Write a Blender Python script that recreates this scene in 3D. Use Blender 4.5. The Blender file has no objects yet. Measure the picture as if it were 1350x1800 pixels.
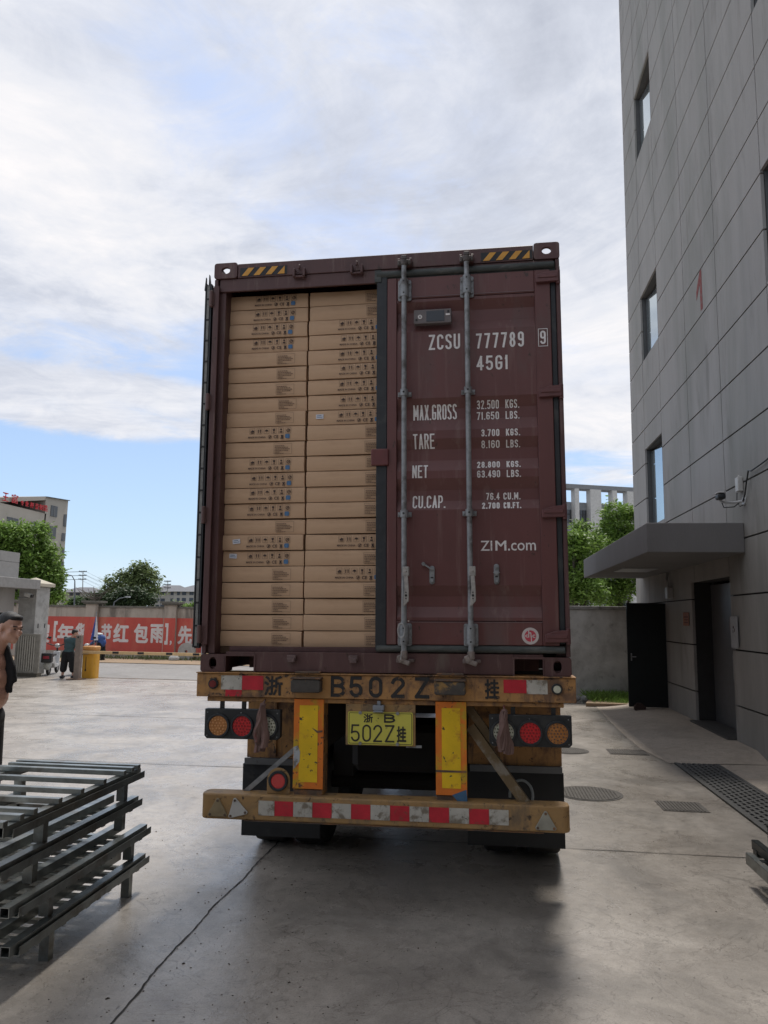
import bpy, bmesh, math, random
from mathutils import Vector, Matrix, Euler
random.seed(7)
R = math.radians
PI = math.pi
sc = bpy.context.scene
COL = sc.collection

# ---------------------------------------------------------------- camera
F_PX = 1352.0
def cam_axes(yaw, pitch, roll):
    y, p, r = R(yaw), R(pitch), R(roll)
    f = Vector((-math.sin(y)*math.cos(p), math.cos(y)*math.cos(p), math.sin(p)))
    r0 = Vector((math.cos(y), math.sin(y), 0)); u0 = r0.cross(f)
    return f, r0*math.cos(r)+u0*math.sin(r), -r0*math.sin(r)+u0*math.cos(r)
CF, CR, CU = cam_axes(7.4, 7.8, .85)
CP = Vector((0, 0, 1.85))
cd = bpy.data.cameras.new('camera'); cam = bpy.data.objects.new('camera', cd); COL.objects.link(cam)
cam.matrix_world = Matrix(((CR.x, CU.x, -CF.x, CP.x), (CR.y, CU.y, -CF.y, CP.y), (CR.z, CU.z, -CF.z, CP.z), (0, 0, 0, 1)))
cd.sensor_fit = 'HORIZONTAL'; cd.sensor_width = 36; cd.lens = 36*F_PX/1350
cd.clip_start = .05; cd.clip_end = 2000
sc.camera = cam
def at(px, py, Y):
    """the real point at distance Y along the street that the photograph shows at this pixel"""
    d = CF + CR*((px-675)/F_PX) + CU*((900-py)/F_PX)
    return CP + d*(Y/d.y)

# ---------------------------------------------------------------- sky, sun, exposure
SUN_EL, SUN_AZ = 62, 9          # azimuth measured from +Y towards +X
w = bpy.data.worlds.new('World'); sc.world = w; w.use_nodes = True
nt = w.node_tree; nt.nodes.clear()
def N(nt, t, **kw):
    n = nt.nodes.new(t)
    for k, v in kw.items():
        if k.startswith('i_'): n.inputs[k[2:].replace('_', ' ')].default_value = v
        else: setattr(n, k, v)
    return n
def ramp(nt, pts, interp='LINEAR'):
    n = nt.nodes.new('ShaderNodeValToRGB'); e = n.color_ramp.elements; n.color_ramp.interpolation = interp
    while len(e) < len(pts): e.new(.5)
    for i, (p, c) in enumerate(pts):
        e[i].position = p
        e[i].color = (c, c, c, 1) if isinstance(c, (int, float)) else (*c, 1)
    return n
L = nt.links.new
sky = N(nt, 'ShaderNodeTexSky', sky_type='NISHITA', sun_disc=False, sun_elevation=R(SUN_EL), sun_rotation=R(SUN_AZ))
sky.air_density = 1.0; sky.dust_density = 1.2; sky.ozone_density = 1.5
tc = N(nt, 'ShaderNodeTexCoord')
sep = N(nt, 'ShaderNodeSeparateXYZ'); L(tc.outputs['Generated'], sep.inputs[0])
def math_(op, a, b=None, c=None, clamp=False):
    n = N(nt, 'ShaderNodeMath', operation=op, use_clamp=clamp)
    for i, v in enumerate((a, b, c)):
        if v is None: continue
        if isinstance(v, (int, float)): n.inputs[i].default_value = v
        else: L(v, n.inputs[i])
    return n.outputs[0]
zc = math_('MAXIMUM', sep.outputs[2], 0.0)
den = math_('ADD', zc, .10)
ux = math_('DIVIDE', sep.outputs[0], den); uy = math_('DIVIDE', sep.outputs[1], den)
cmb = N(nt, 'ShaderNodeCombineXYZ'); L(ux, cmb.inputs[0]); L(uy, cmb.inputs[1])
def cnoise(scale, detail, rough, off, dist=.0):
    mp = N(nt, 'ShaderNodeMapping'); mp.inputs['Location'].default_value = off
    L(cmb.outputs[0], mp.inputs[0])
    n = N(nt, 'ShaderNodeTexNoise'); n.inputs['Scale'].default_value = scale; n.inputs['Detail'].default_value = detail
    n.inputs['Roughness'].default_value = rough; n.inputs['Distortion'].default_value = dist
    L(mp.outputs[0], n.inputs[0]); return n.outputs[0]
n1 = cnoise(.9, 8, .56, (3.1, 1.7, .3), .3)
n2 = cnoise(3.2, 10, .68, (7.3, 2.2, 1.3), .6)
nn = math_('ADD', math_('MULTIPLY', n1, .62), math_('MULTIPLY', n2, .38))
# thick bank of cloud higher up, thin veil, blue near the horizon with one pale band
prof = ramp(nt, [(0, .0), (.17, .02), (.205, .10), (.225, .58), (.275, .62), (.295, .33), (.335, .36), (.37, .66), (.5, .72), (.62, .70), (1, .75)])
L(sep.outputs[2], prof.inputs[0])
# towards the right of the picture (+X) the veil reaches down to the horizon
rt = math_('MULTIPLY', math_('SMOOTH_MIN', math_('MAXIMUM', math_('ADD', sep.outputs[0], .10), 0.0), .35, .1), 1.3)
rt2 = math_('MULTIPLY', rt, math_('SUBTRACT', 1.0, zc))
dd = at(500, 380, 10)-CP; dd.normalize()
vd = N(nt, 'ShaderNodeVectorMath', operation='DOT_PRODUCT'); L(tc.outputs['Generated'], vd.inputs[0]); vd.inputs[1].default_value = dd
gap_ = ramp(nt, [(.955, 0), (.992, .16)]); L(vd.outputs['Value'], gap_.inputs[0])       # thin spot in the cloud cover
cov = math_('SUBTRACT', math_('ADD', prof.outputs[0], rt2), gap_.outputs[0])
m0 = math_('ADD', math_('SUBTRACT', nn, .5), math_('MULTIPLY', math_('SUBTRACT', cov, .42), .55))
mask = ramp(nt, [(.0, 0), (.12, .16), (.40, .90), (.62, 1)]); L(math_('ADD', math_('MULTIPLY', m0, 2.7), .25), mask.inputs[0])
# cloud tone: bright folds and greyer undersides
n3a = cnoise(1.05, 9, .64, (1.3, 9.2, 4.3), .7); n3b = cnoise(5.5, 9, .65, (4.3, 2.2, 8.3), .9)
n3 = math_('ADD', math_('MULTIPLY', n3a, .80), math_('MULTIPLY', n3b, .20))
tone = ramp(nt, [(.34, (2.35, 2.5, 2.9)), (.44, (2.95, 3.1, 3.5)), (.52, (3.6, 3.68, 3.95)), (.58, (3.95, 3.95, 4.1)), (.66, (4.5, 4.35, 4.35))]); L(n3, tone.inputs[0])
skc = N(nt, 'ShaderNodeMixRGB', blend_type='MIX'); skc.inputs[0].default_value = .45
blue = ramp(nt, [(.0, (2.9, 3.5, 4.1)), (.08, (2.05, 2.85, 3.8)), (.22, (1.65, 2.35, 3.6)), (.45, (2.4, 2.8, 3.8)), (1, (2.0, 2.6, 3.8))]); L(sep.outputs[2], blue.inputs[0])
sm = N(nt, 'ShaderNodeMixRGB', blend_type='MULTIPLY'); sm.inputs[0].default_value = 1; sm.inputs[2].default_value = (1.5, 1.5, 1.5, 1)
L(sky.outputs[0], sm.inputs[1])
skc.inputs[0].default_value = .88; L(sm.outputs[0], skc.inputs[1]); L(blue.outputs[0], skc.inputs[2])
mix = N(nt, 'ShaderNodeMixRGB'); L(mask.outputs[0], mix.inputs[0]); L(skc.outputs[0], mix.inputs[1]); L(tone.outputs[0], mix.inputs[2])
bg = N(nt, 'ShaderNodeBackground'); bg.inputs[1].default_value = .1; L(mix.outputs[0], bg.inputs[0])
wo = N(nt, 'ShaderNodeOutputWorld'); L(bg.outputs[0], wo.inputs[0])

sd = bpy.data.lights.new('sun', 'SUN'); sd.energy = 1.45; sd.angle = R(12); sd.color = (1, .94, .86)
sun = bpy.data.objects.new('sun', sd); COL.objects.link(sun)
dsun = Vector((math.sin(R(SUN_AZ))*math.cos(R(SUN_EL)), math.cos(R(SUN_AZ))*math.cos(R(SUN_EL)), math.sin(R(SUN_EL))))
sun.rotation_euler = dsun.to_track_quat('Z', 'Y').to_euler()
sc.view_settings.view_transform = 'Standard'; sc.view_settings.look = 'None'
sc.view_settings.exposure = 1.2; sc.view_settings.gamma = 1
sc.render.engine = 'CYCLES'
try:
    sc.cycles.use_denoising = True; sc.cycles.max_bounces = 6; sc.cycles.diffuse_bounces = 3; sc.cycles.glossy_bounces = 3
    sc.cycles.transparent_max_bounces = 6
except Exception: pass

# ---------------------------------------------------------------- materials
MATS = {}
def M(name, col, rough=.6, metal=0., var=.15, scale=8., bump=0., bscale=60., dirt=None, dscale=3., dlo=.52, dhi=.62,
      stretch=(1, 1, 1), spec=.5, drough=None, dirt2=None, d2scale=12., d2lo=.6, d2hi=.68, island=0., trans=0., rvar=0., streak=None, sscale=(14, 14, .9), slo=.56, shi=.74):
    if name in MATS: return MATS[name]
    m = bpy.data.materials.new(name); m.use_nodes = True; t = m.node_tree; b = t.nodes['Principled BSDF']; l = t.links.new
    tcn = t.nodes.new('ShaderNodeTexCoord'); mp = t.nodes.new('ShaderNodeMapping'); mp.inputs['Scale'].default_value = stretch
    l(tcn.outputs['Object'], mp.inputs[0]); co = mp.outputs[0]
    def noise(s, d=6, r=.6, ds=0):
        n = t.nodes.new('ShaderNodeTexNoise'); n.inputs['Scale'].default_value = s; n.inputs['Detail'].default_value = d
        n.inputs['Roughness'].default_value = r; n.inputs['Distortion'].default_value = ds; l(co, n.inputs[0]); return n.outputs[0]
    c = Vector(col[:3])
    rp = ramp(t, [(.25, tuple(c*(1-var))), (.5, tuple(c)), (.75, tuple((c*(1+var))))]); l(noise(scale), rp.inputs[0]); out = rp.outputs[0]
    rsock = None
    def over(out, dc, s, lo, hi, ds=.3):
        r = ramp(t, [(lo, 0), (hi, 1)]); l(noise(s, 8, .65, ds), r.inputs[0])
        mx = t.nodes.new('ShaderNodeMixRGB'); l(r.outputs[0], mx.inputs[0]); l(out, mx.inputs[1]); mx.inputs[2].default_value = (*dc[:3], 1)
        return mx.outputs[0], r.outputs[0]
    if dirt is not None:
        out, f = over(out, dirt, dscale, dlo, dhi)
        if drough is not None:
            mr = t.nodes.new('ShaderNodeMapRange'); l(f, mr.inputs[0]); mr.inputs[3].default_value = rough; mr.inputs[4].default_value = drough; rsock = mr.outputs[0]
    if dirt2 is not None: out, f = over(out, dirt2, d2scale, d2lo, d2hi)
    if streak is not None:
        mp2 = t.nodes.new('ShaderNodeMapping'); mp2.inputs['Scale'].default_value = sscale; l(tcn.outputs['Object'], mp2.inputs[0])
        ns = t.nodes.new('ShaderNodeTexNoise'); ns.inputs['Scale'].default_value = 1; ns.inputs['Detail'].default_value = 6; ns.inputs['Roughness'].default_value = .65; l(mp2.outputs[0], ns.inputs[0])
        rs = ramp(t, [(slo, 0), (shi, .8)]); l(ns.outputs[0], rs.inputs[0]); mx = t.nodes.new('ShaderNodeMixRGB'); l(rs.outputs[0], mx.inputs[0]); l(out, mx.inputs[1]); mx.inputs[2].default_value = (*streak, 1); out = mx.outputs[0]
    if island:
        g = t.nodes.new('ShaderNodeNewGeometry'); r = ramp(t, [(0, 1-island), (1, 1+island)]); l(g.outputs['Random Per Island'], r.inputs[0])
        mx = t.nodes.new('ShaderNodeMixRGB'); mx.blend_type = 'MULTIPLY'; mx.inputs[0].default_value = 1; l(out, mx.inputs[1]); l(r.outputs[0], mx.inputs[2]); out = mx.outputs[0]
    l(out, b.inputs['Base Color'])
    if rvar and rsock is None:
        mr = t.nodes.new('ShaderNodeMapRange'); l(noise(scale*.6, 6, .7), mr.inputs[0]); mr.inputs[1].default_value = .3; mr.inputs[2].default_value = .7
        mr.inputs[3].default_value = rough-rvar; mr.inputs[4].default_value = rough+rvar; rsock = mr.outputs[0]
    if rsock is not None: l(rsock, b.inputs['Roughness'])
    else: b.inputs['Roughness'].default_value = rough
    b.inputs['Metallic'].default_value = metal
    b.inputs['Specular IOR Level'].default_value = spec
    if bump:
        bp = t.nodes.new('ShaderNodeBump'); bp.inputs['Strength'].default_value = 1; bp.inputs['Distance'].default_value = bump
        l(noise(bscale, 5, .6), bp.inputs['Height']); l(bp.outputs[0], b.inputs['Normal'])
    if trans:
        tr = t.nodes.new('ShaderNodeBsdfTranslucent'); l(out, tr.inputs[0]); ms = t.nodes.new('ShaderNodeMixShader'); ms.inputs[0].default_value = trans
        l(b.outputs[0], ms.inputs[1]); l(tr.outputs[0], ms.inputs[2]); l(ms.outputs[0], t.nodes['Material Output'].inputs[0])
    MATS[name] = m; return m

maroon = M('container_paint', (.122, .044, .041), .48, var=.14, scale=3.5, bump=.0006, bscale=25, dirt=(.12, .085, .08), dscale=2.2, dlo=.56, dhi=.80, drough=.75,
           dirt2=(.05, .025, .02), d2scale=22, d2lo=.64, d2hi=.70, stretch=(1, 1, .55), streak=(.20, .125, .11), sscale=(16, 16, 1.1), slo=.55, shi=.80)
maroon_d = M('container_frame_paint', (.088, .040, .038), .55, var=.2, scale=6, bump=.0008, bscale=30, dirt=(.12, .085, .07), dscale=4, dlo=.58, dhi=.75,
             dirt2=(.045, .022, .015), d2scale=26, d2lo=.62, d2hi=.70, stretch=(1, 1, .5), streak=(.19, .13, .11), sscale=(24, 24, 3), slo=.55, shi=.78)
galv = M('galvanised_steel', (.27, .28, .29), .5, .3, var=.25, scale=30, bump=.0004, bscale=80, dirt=(.10, .09, .085), dscale=9, dlo=.5, dhi=.7)
rubber = M('black_rubber', (.018, .021, .025), .55, var=.3, scale=14, dirt=(.07, .07, .065), dscale=5, dlo=.55, dhi=.8)
rubber_g = M('dusty_rubber', (.055, .062, .06), .7, var=.4, scale=12, dirt=(.13, .13, .12), dscale=14, dlo=.5, dhi=.7, stretch=(.3, 1, 1))
white_p = M('white_stencil', (.72, .69, .68), .6, var=.12, scale=30, dirt=(.22, .13, .13), dscale=60, dlo=.60, dhi=.72)
carton = M('cardboard', (.55, .365, .232), .8, var=.09, scale=5, bump=.0004, bscale=50, dirt=(.41, .255, .155), dscale=2.5, dlo=.5, dhi=.68, dirt2=(.58, .40, .27), d2scale=6, d2lo=.63, d2hi=.70, stretch=(.35, 1, 2.2), island=.05)
ink = M('dark_ink', (.055, .035, .03), .8, var=.2)
ink_s = M('soft_ink', (.13, .08, .055), .8, var=.2)
blue_ink = M('blue_ink', (.07, .16, .30), .7, var=.3, scale=60)
paper = M('paper', (.62, .63, .68), .8, var=.06, scale=60)
tyel = M('trailer_paint', (.42, .215, .07), .5, var=.22, scale=5, bump=.0012, bscale=22, dirt=(.17, .095, .055), dscale=5, dlo=.46, dhi=.62, drough=.8,
         dirt2=(.045, .028, .02), d2scale=19, d2lo=.57, d2hi=.64, streak=(.10, .06, .04), sscale=(22, 22, 3), slo=.54, shi=.70)
tyel_b = M('trailer_paint_dusty', (.36, .215, .085), .6, var=.2, scale=4, bump=.001, bscale=20, dirt=(.17, .12, .07), dscale=4, dlo=.48, dhi=.7,
           dirt2=(.05, .03, .02), d2scale=17, d2lo=.58, d2hi=.66, streak=(.13, .095, .065), sscale=(9, 9, 3), slo=.52, shi=.68)
rust = M('rusty_steel', (.11, .075, .055), .75, var=.35, scale=14, bump=.002, bscale=30, dirt=(.28, .13, .05), dscale=9, dlo=.5, dhi=.66)
black_s = M('black_steel', (.012, .012, .013), .6, var=.3, scale=8, dirt=(.03, .028, .025), dscale=6)
chassis_m = M('chassis_grime', (.022, .019, .017), .8, var=.3, scale=6)
blackp = M('black_plastic', (.016, .018, .02), .5, var=.2, dirt=(.045, .045, .045), dscale=8, dlo=.5, dhi=.8)
refl_red = M('reflector_red', (.50, .018, .035), .4, var=.25, scale=9, dirt=(.22, .06, .045), dscale=16, dlo=.56, dhi=.66)
refl_wht = M('reflector_white', (.46, .44, .39), .5, var=.2, scale=9, dirt=(.20, .17, .13), dscale=14, dlo=.48, dhi=.6, dirt2=(.05, .045, .04), d2scale=40, d2lo=.62, d2hi=.66)
refl_yel = M('reflector_yellow', (.78, .50, .01), .4, var=.18, scale=5, dirt=(.50, .22, .02), dscale=7, dlo=.58, dhi=.68, dirt2=(.06, .045, .03), d2scale=30, d2lo=.62, d2hi=.65)
refl_org = M('reflector_orange', (.74, .19, .02), .4, var=.2, scale=6, dirt=(.50, .33, .02), dscale=6, dlo=.48, dhi=.6, dirt2=(.10, .05, .03), d2scale=24, d2lo=.60, d2hi=.66)
plate_y = M('plate_yellow', (.60, .55, .09), .45, var=.06, dirt=(.36, .33, .08), dscale=14, dlo=.62, dhi=.7)
stencil = M('black_stencil', (.022, .021, .021), .7, var=.4, scale=20, dirt=(.20, .10, .035), dscale=34, dlo=.60, dhi=.64)
lens_red = M('lens_red', (.52, .012, .02), .15, var=.25, scale=40)
lens_amb = M('lens_amber', (.42, .17, .05), .2, var=.25, scale=40)
lens_clr = M('lens_clear', (.50, .50, .40), .2, var=.25, scale=40)
lens_cell = M('lens_cell_dark', (.12, .06, .03), .3, var=.3)
lens_rdk = M('lens_cell_red', (.22, .004, .01), .2, var=.3)
blue_pt = M('blue_paint_splash', (.05, .13, .24), .6, var=.3, scale=20)
rag_m = M('faded_rag', (.17, .105, .09), .95, var=.35, scale=30, dirt=(.30, .055, .05), dscale=14, dlo=.58, dhi=.68, stretch=(1, 1, .2))
stucco = M('grey_stucco', (.325, .308, .292), .9, island=.03, var=.08, scale=1.2, bump=.004, bscale=38, dirt=(.255, .25, .23), dscale=.9, dlo=.45, dhi=.66, dirt2=(.20, .19, .175), d2scale=2.2, d2lo=.56, d2hi=.75, stretch=(1, 1, .22), streak=(.25, .245, .23), sscale=(1, 1.6, .12), slo=.54, shi=.80)
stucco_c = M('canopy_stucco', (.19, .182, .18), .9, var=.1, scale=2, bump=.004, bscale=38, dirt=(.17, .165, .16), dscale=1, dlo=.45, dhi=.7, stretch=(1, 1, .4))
joint_m = M('joint_dark', (.035, .034, .034), .9)
frame_dk = M('window_frame_dark', (.035, .036, .04), .4, var=.1)
glass = M('window_glass', (.50, .56, .58), .05, .85, var=.12, scale=.7, spec=.9)
steel_tube = M('raw_steel_tube', (.25, .27, .265), .32, .8, var=.35, scale=7, dirt=(.14, .12, .10), dscale=4, dlo=.5, dhi=.7, drough=.5)
steel_dk = M('dark_oiled_steel', (.03, .035, .035), .35, .6, var=.3, scale=12)
grate_m = M('cast_grate', (.085, .085, .082), .7, var=.3, scale=20)
pit_m = M('pit_black', (.008, .008, .008), .9)
skin_m = M('skin', (.46, .26, .19), .5, var=.08, scale=14)
hair_m = M('black_hair', (.012, .011, .011), .6, var=.3, scale=60, bump=.003, bscale=120)
cloth_blk = M('black_cloth', (.010, .010, .012), .9, var=.3)
teal_m = M('teal_shirt', (.045, .085, .095), .9, var=.2, scale=8)
conc_wall = M('rendered_concrete', (.42, .415, .40), .9, var=.12, scale=3, bump=.006, bscale=18, dirt=(.25, .245, .23), dscale=2.3, dlo=.45, dhi=.7, dirt2=(.17, .17, .155), d2scale=6, d2lo=.6, d2hi=.75)

# ground materials in world coordinates
def concrete(name, base, dark, light, rlo, rhi, spec=.5, line=True):
    m = bpy.data.materials.new(name); m.use_nodes = True; t = m.node_tree; b = t.nodes['Principled BSDF']; l = t.links.new
    tcn = t.nodes.new('ShaderNodeTexCoord')
    def noise(s, d=6, r=.6, ds=0, st=(1, 1, 1), off=(0, 0, 0)):
        mp = t.nodes.new('ShaderNodeMapping'); mp.inputs['Scale'].default_value = st; mp.inputs['Location'].default_value = off
        l(tcn.outputs['Object'], mp.inputs[0])
        n = t.nodes.new('ShaderNodeTexNoise'); n.inputs['Scale'].default_value = s; n.inputs['Detail'].default_value = d
        n.inputs['Roughness'].default_value = r; n.inputs['Distortion'].default_value = ds; l(mp.outputs[0], n.inputs[0]); return n.outputs[0]
    def mixc(f, a, c):
        mx = t.nodes.new('ShaderNodeMixRGB'); l(f, mx.inputs[0])
        if isinstance(a, tuple): mx.inputs[1].default_value = (*a, 1)
        else: l(a, mx.inputs[1])
        if isinstance(c, tuple): mx.inputs[2].default_value = (*c, 1)
        else: l(c, mx.inputs[2])
        return mx.outputs[0]
    r1 = ramp(t, [(.32, 0), (.66, 1)]); l(noise(.55, 8, .62, .4), r1.inputs[0]); c = mixc(r1.outputs[0], base, light)
    r2 = ramp(t, [(.48, 0), (.64, .7)]); l(noise(1.1, 9, .68, .6, (1, .7, 1), (4, 2, 0)), r2.inputs[0]); c = mixc(r2.outputs[0], c, dark)
    r3 = ramp(t, [(.42, 0), (.74, .55)]); l(noise(9, 7, .7, .2), r3.inputs[0]); c = mixc(r3.outputs[0], c, tuple(x*.62 for x in base))
    r4 = ramp(t, [(.685, 0), (.70, .7)]); l(noise(26, 4, .6, .3, (1, .6, 1)), r4.inputs[0]); c = mixc(r4.outputs[0], c, tuple(x*.30 for x in base))
    r5 = ramp(t, [(.62, 0), (.78, .5)]); l(noise(60, 3, .7), r5.inputs[0]); c = mixc(r5.outputs[0], c, tuple(min(1, x*1.35) for x in light))
    # scratches: thin bands of strongly stretched noise
    r6 = ramp(t, [(.492, 0), (.5, .55), (.508, 0)]); l(noise(1.6, 5, .6, 1.2, (1, 1, 1), (9, 1, 3)), r6.inputs[0]); c = mixc(r6.outputs[0], c, tuple(x*.45 for x in base))
    r7 = ramp(t, [(.36, .5), (.5, 0), (.64, 0), (.80, .35)]); l(noise(95, 5, .75), r7.inputs[0]); c = mixc(r7.outputs[0], c, tuple(x*.5 for x in base))
    for (sc_, off_, k_) in ((.9, (3, 3, 1), .5), (2.7, (1, 8, 2), .45), (4.5, (6, 2, 9), .4)):
        r8 = ramp(t, [(.4955, 0), (.5, k_), (.5045, 0)]); l(noise(sc_, 3, .5, 1.8, (1, 1, 1), off_), r8.inputs[0])
        r9 = ramp(t, [(.50, 0), (.60, 1)]); l(noise(1.3, 3, .5, 0, (1, 1, 1), (off_[1], off_[0], 5)), r9.inputs[0])
        mm = t.nodes.new('ShaderNodeMath'); mm.operation = 'MULTIPLY'; l(r8.outputs[0], mm.inputs[0]); l(r9.outputs[0], mm.inputs[1]); c = mixc(mm.outputs[0], c, tuple(x*.35 for x in base))
    l(c, b.inputs['Base Color'])
    mr = t.nodes.new('ShaderNodeMapRange'); l(noise(1.4, 8, .7, .5, (1, .8, 1), (2, 7, 0)), mr.inputs[0]); mr.inputs[1].default_value = .32; mr.inputs[2].default_value = .68
    mr.inputs[3].default_value = rlo; mr.inputs[4].default_value = rhi; l(mr.outputs[0], b.inputs['Roughness'])
    b.inputs['Specular IOR Level'].default_value = spec
    bp = t.nodes.new('ShaderNodeBump'); bp.inputs['Distance'].default_value = .004; bp.inputs['Strength'].default_value = 1
    l(noise(14, 8, .7), bp.inputs['Height']); l(bp.outputs[0], b.inputs['Normal'])
    return m
yard_m = concrete('polished_concrete', (.345, .308, .268), (.20, .183, .163), (.49, .45, .40), .18, .44)
road_m = concrete('road_concrete', (.23, .22, .212), (.17, .163, .155), (.28, .27, .26), .5, .75)
apron_m = concrete('apron_concrete', (.47, .40, .325), (.33, .285, .235), (.54, .47, .395), .6, .9)
dirt_m = M('dirt_verge', (.30, .215, .14), .95, var=.2, scale=2, bump=.02, bscale=8, dirt=(.24, .19, .14), dscale=3, dlo=.5, dhi=.65)
earth_m = M('far_earth', (.16, .15, .11), .95, var=.3, scale=.2)

# ---------------------------------------------------------------- mesh builder
class MB:
    def __init__(s): s.v = []; s.f = []; s.mi = []
    def add(s, vs, fs, m=0):
        o = len(s.v); s.v += [tuple(v) for v in vs]; s.f += [tuple(i+o for i in f) for f in fs]; s.mi += [m]*len(fs)
    def box(s, x0, x1, y0, y1, z0, z1, m=0):
        s.add([(x0, y0, z0), (x1, y0, z0), (x1, y1, z0), (x0, y1, z0), (x0, y0, z1), (x1, y0, z1), (x1, y1, z1), (x0, y1, z1)],
              [(0, 3, 2, 1), (4, 5, 6, 7), (0, 1, 5, 4), (1, 2, 6, 5), (2, 3, 7, 6), (3, 0, 4, 7)], m)
    def obox(s, c, size, rot=None, m=0):
        c = Vector(c); hx, hy, hz = [a/2 for a in size]; rot = rot or Matrix.Identity(3)
        vs = [c+rot@Vector((sx*hx, sy*hy, sz*hz)) for sz in (-1, 1) for sx, sy in ((-1, -1), (1, -1), (1, 1), (-1, 1))]
        s.add(vs, [(0, 3, 2, 1), (4, 5, 6, 7), (0, 1, 5, 4), (1, 2, 6, 5), (2, 3, 7, 6), (3, 0, 4, 7)], m)
    def bar(s, p0, p1, wd, ht, m=0, up=(0, 0, 1)):
        p0, p1 = Vector(p0), Vector(p1); d = (p1-p0); ln = d.length; d.normalize(); u = Vector(up)
        if abs(d.dot(u)) > .99: u = Vector((0, 1, 0))
        sx = d.cross(u).normalized(); u = sx.cross(d).normalized()
        rot = Matrix((sx, d, u)).transposed()
        s.obox((p0+p1)/2, (wd, ln, ht), rot, m)
    def cyl(s, p0, p1, r, r2=None, n=16, m=0, caps=True):
        r2 = r if r2 is None else r2; p0, p1 = Vector(p0), Vector(p1); d = (p1-p0).normalized()
        a = d.orthogonal().normalized(); b = d.cross(a)
        vs = []
        for p, rr in ((p0, r), (p1, r2)):
            for i in range(n):
                t = 2*PI*i/n; vs.append(p+(a*math.cos(t)+b*math.sin(t))*rr)
        fs = [(i, (i+1) % n, n+(i+1) % n, n+i) for i in range(n)]
        if caps: fs += [tuple(range(n-1, -1, -1)), tuple(range(n, 2*n))]
        s.add(vs, fs, m)
    def tube(s, pts, r, n=8, m=0):
        pts = [Vector(p) for p in pts]; rs = r if isinstance(r, (list, tuple)) else [r]*len(pts); rings = []
        a = None
        for i, p in enumerate(pts):
            d = ((pts[min(i+1, len(pts)-1)]-pts[max(i-1, 0)])).normalized()
            a = d.orthogonal().normalized() if a is None else (a-d*a.dot(d)).normalized(); b = d.cross(a)
            rings.append([p+(a*math.cos(2*PI*k/n)+b*math.sin(2*PI*k/n))*rs[i] for k in range(n)])
        vs = [v for rg in rings for v in rg]; fs = []
        for i in range(len(pts)-1):
            for k in range(n): fs.append((i*n+k, i*n+(k+1) % n, (i+1)*n+(k+1) % n, (i+1)*n+k))
        fs += [tuple(range(n-1, -1, -1)), tuple(range((len(pts)-1)*n, len(pts)*n))]
        s.add(vs, fs, m)
    def ball(s, c, rad, rot=None, seg=14, rings=9, m=0):
        c = Vector(c); rad = (rad, rad, rad) if isinstance(rad, (int, float)) else rad; rot = rot or Matrix.Identity(3)
        vs = [c+rot@Vector((0, 0, -rad[2]))]
        for j in range(1, rings):
            ph = -PI/2+PI*j/rings
            for i in range(seg):
                t = 2*PI*i/seg; vs.append(c+rot@Vector((rad[0]*math.cos(ph)*math.cos(t), rad[1]*math.cos(ph)*math.sin(t), rad[2]*math.sin(ph))))
        vs.append(c+rot@Vector((0, 0, rad[2]))); fs = []
        for i in range(seg): fs.append((0, 1+(i+1) % seg, 1+i))
        for j in range(rings-2):
            for i in range(seg): fs.append((1+j*seg+i, 1+j*seg+(i+1) % seg, 1+(j+1)*seg+(i+1) % seg, 1+(j+1)*seg+i))
        for i in range(seg): fs.append((1+(rings-2)*seg+i, 1+(rings-2)*seg+(i+1) % seg, len(vs)-1))
        s.add(vs, fs, m)
    def prism(s, poly, a0, a1, mp=None, m=0):
        """polygon (u,v) extruded in w; mp(u,v,w)->xyz ; default u=x v=z w=y"""
        mp = mp or (lambda u, v, w: (u, w, v)); n = len(poly)
        vs = [mp(u, v, a0) for u, v in poly]+[mp(u, v, a1) for u, v in poly]
        s.add(vs, [tuple(range(n)), tuple(range(2*n-1, n-1, -1))]+[(i, n+i, n+(i+1) % n, (i+1) % n) for i in range(n)], m)
    def ring(s, outer, inner, a0, a1, mp=None, m=0):
        mp = mp or (lambda u, v, w: (u, w, v)); n = len(outer)
        vs = [mp(*p, a0) for p in outer]+[mp(*p, a0) for p in inner]+[mp(*p, a1) for p in outer]+[mp(*p, a1) for p in inner]
        fs = []
        for i in range(n):
            j = (i+1) % n
            fs += [(i, j, n+j, n+i), (2*n+i, 3*n+i, 3*n+j, 2*n+j), (i, 2*n+i, 2*n+j, j), (n+i, n+j, 3*n+j, 3*n+i)]
        s.add(vs, fs, m)
    def build(s, name, mats, parent=None, bevel=0., smooth=False, loc=None, rot=None, seg=1):
        me = bpy.data.meshes.new(name); me.from_pydata(s.v, [], s.f); mats = mats if isinstance(mats, (list, tuple)) else [mats]
        for mm in mats: me.materials.append(mm)
        me.polygons.foreach_set('material_index', s.mi)
        bm = bmesh.new(); bm.from_mesh(me); bmesh.ops.recalc_face_normals(bm, faces=bm.faces)
        if smooth:
            for f in bm.faces: f.smooth = True
            for e in bm.edges:
                if len(e.link_faces) == 2 and e.calc_face_angle(0) > .7: e.smooth = False
        bm.to_mesh(me); bm.free(); me.update()
        o = bpy.data.objects.new(name, me); COL.objects.link(o)
        if parent is not None: o.parent = parent
        if loc is not None: o.location = loc
        if rot is not None: o.rotation_euler = rot
        if bevel:
            md = o.modifiers.new('Bevel', 'BEVEL'); md.width = bevel; md.segments = seg; md.limit_method = 'ANGLE'; md.angle_limit = .6
        return o
def tag(o, label, cat, group=None, kind=None):
    if label: o['label'] = label
    if cat: o['category'] = cat
    if group: o['group'] = group
    if kind: o['kind'] = kind
    return o
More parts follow.
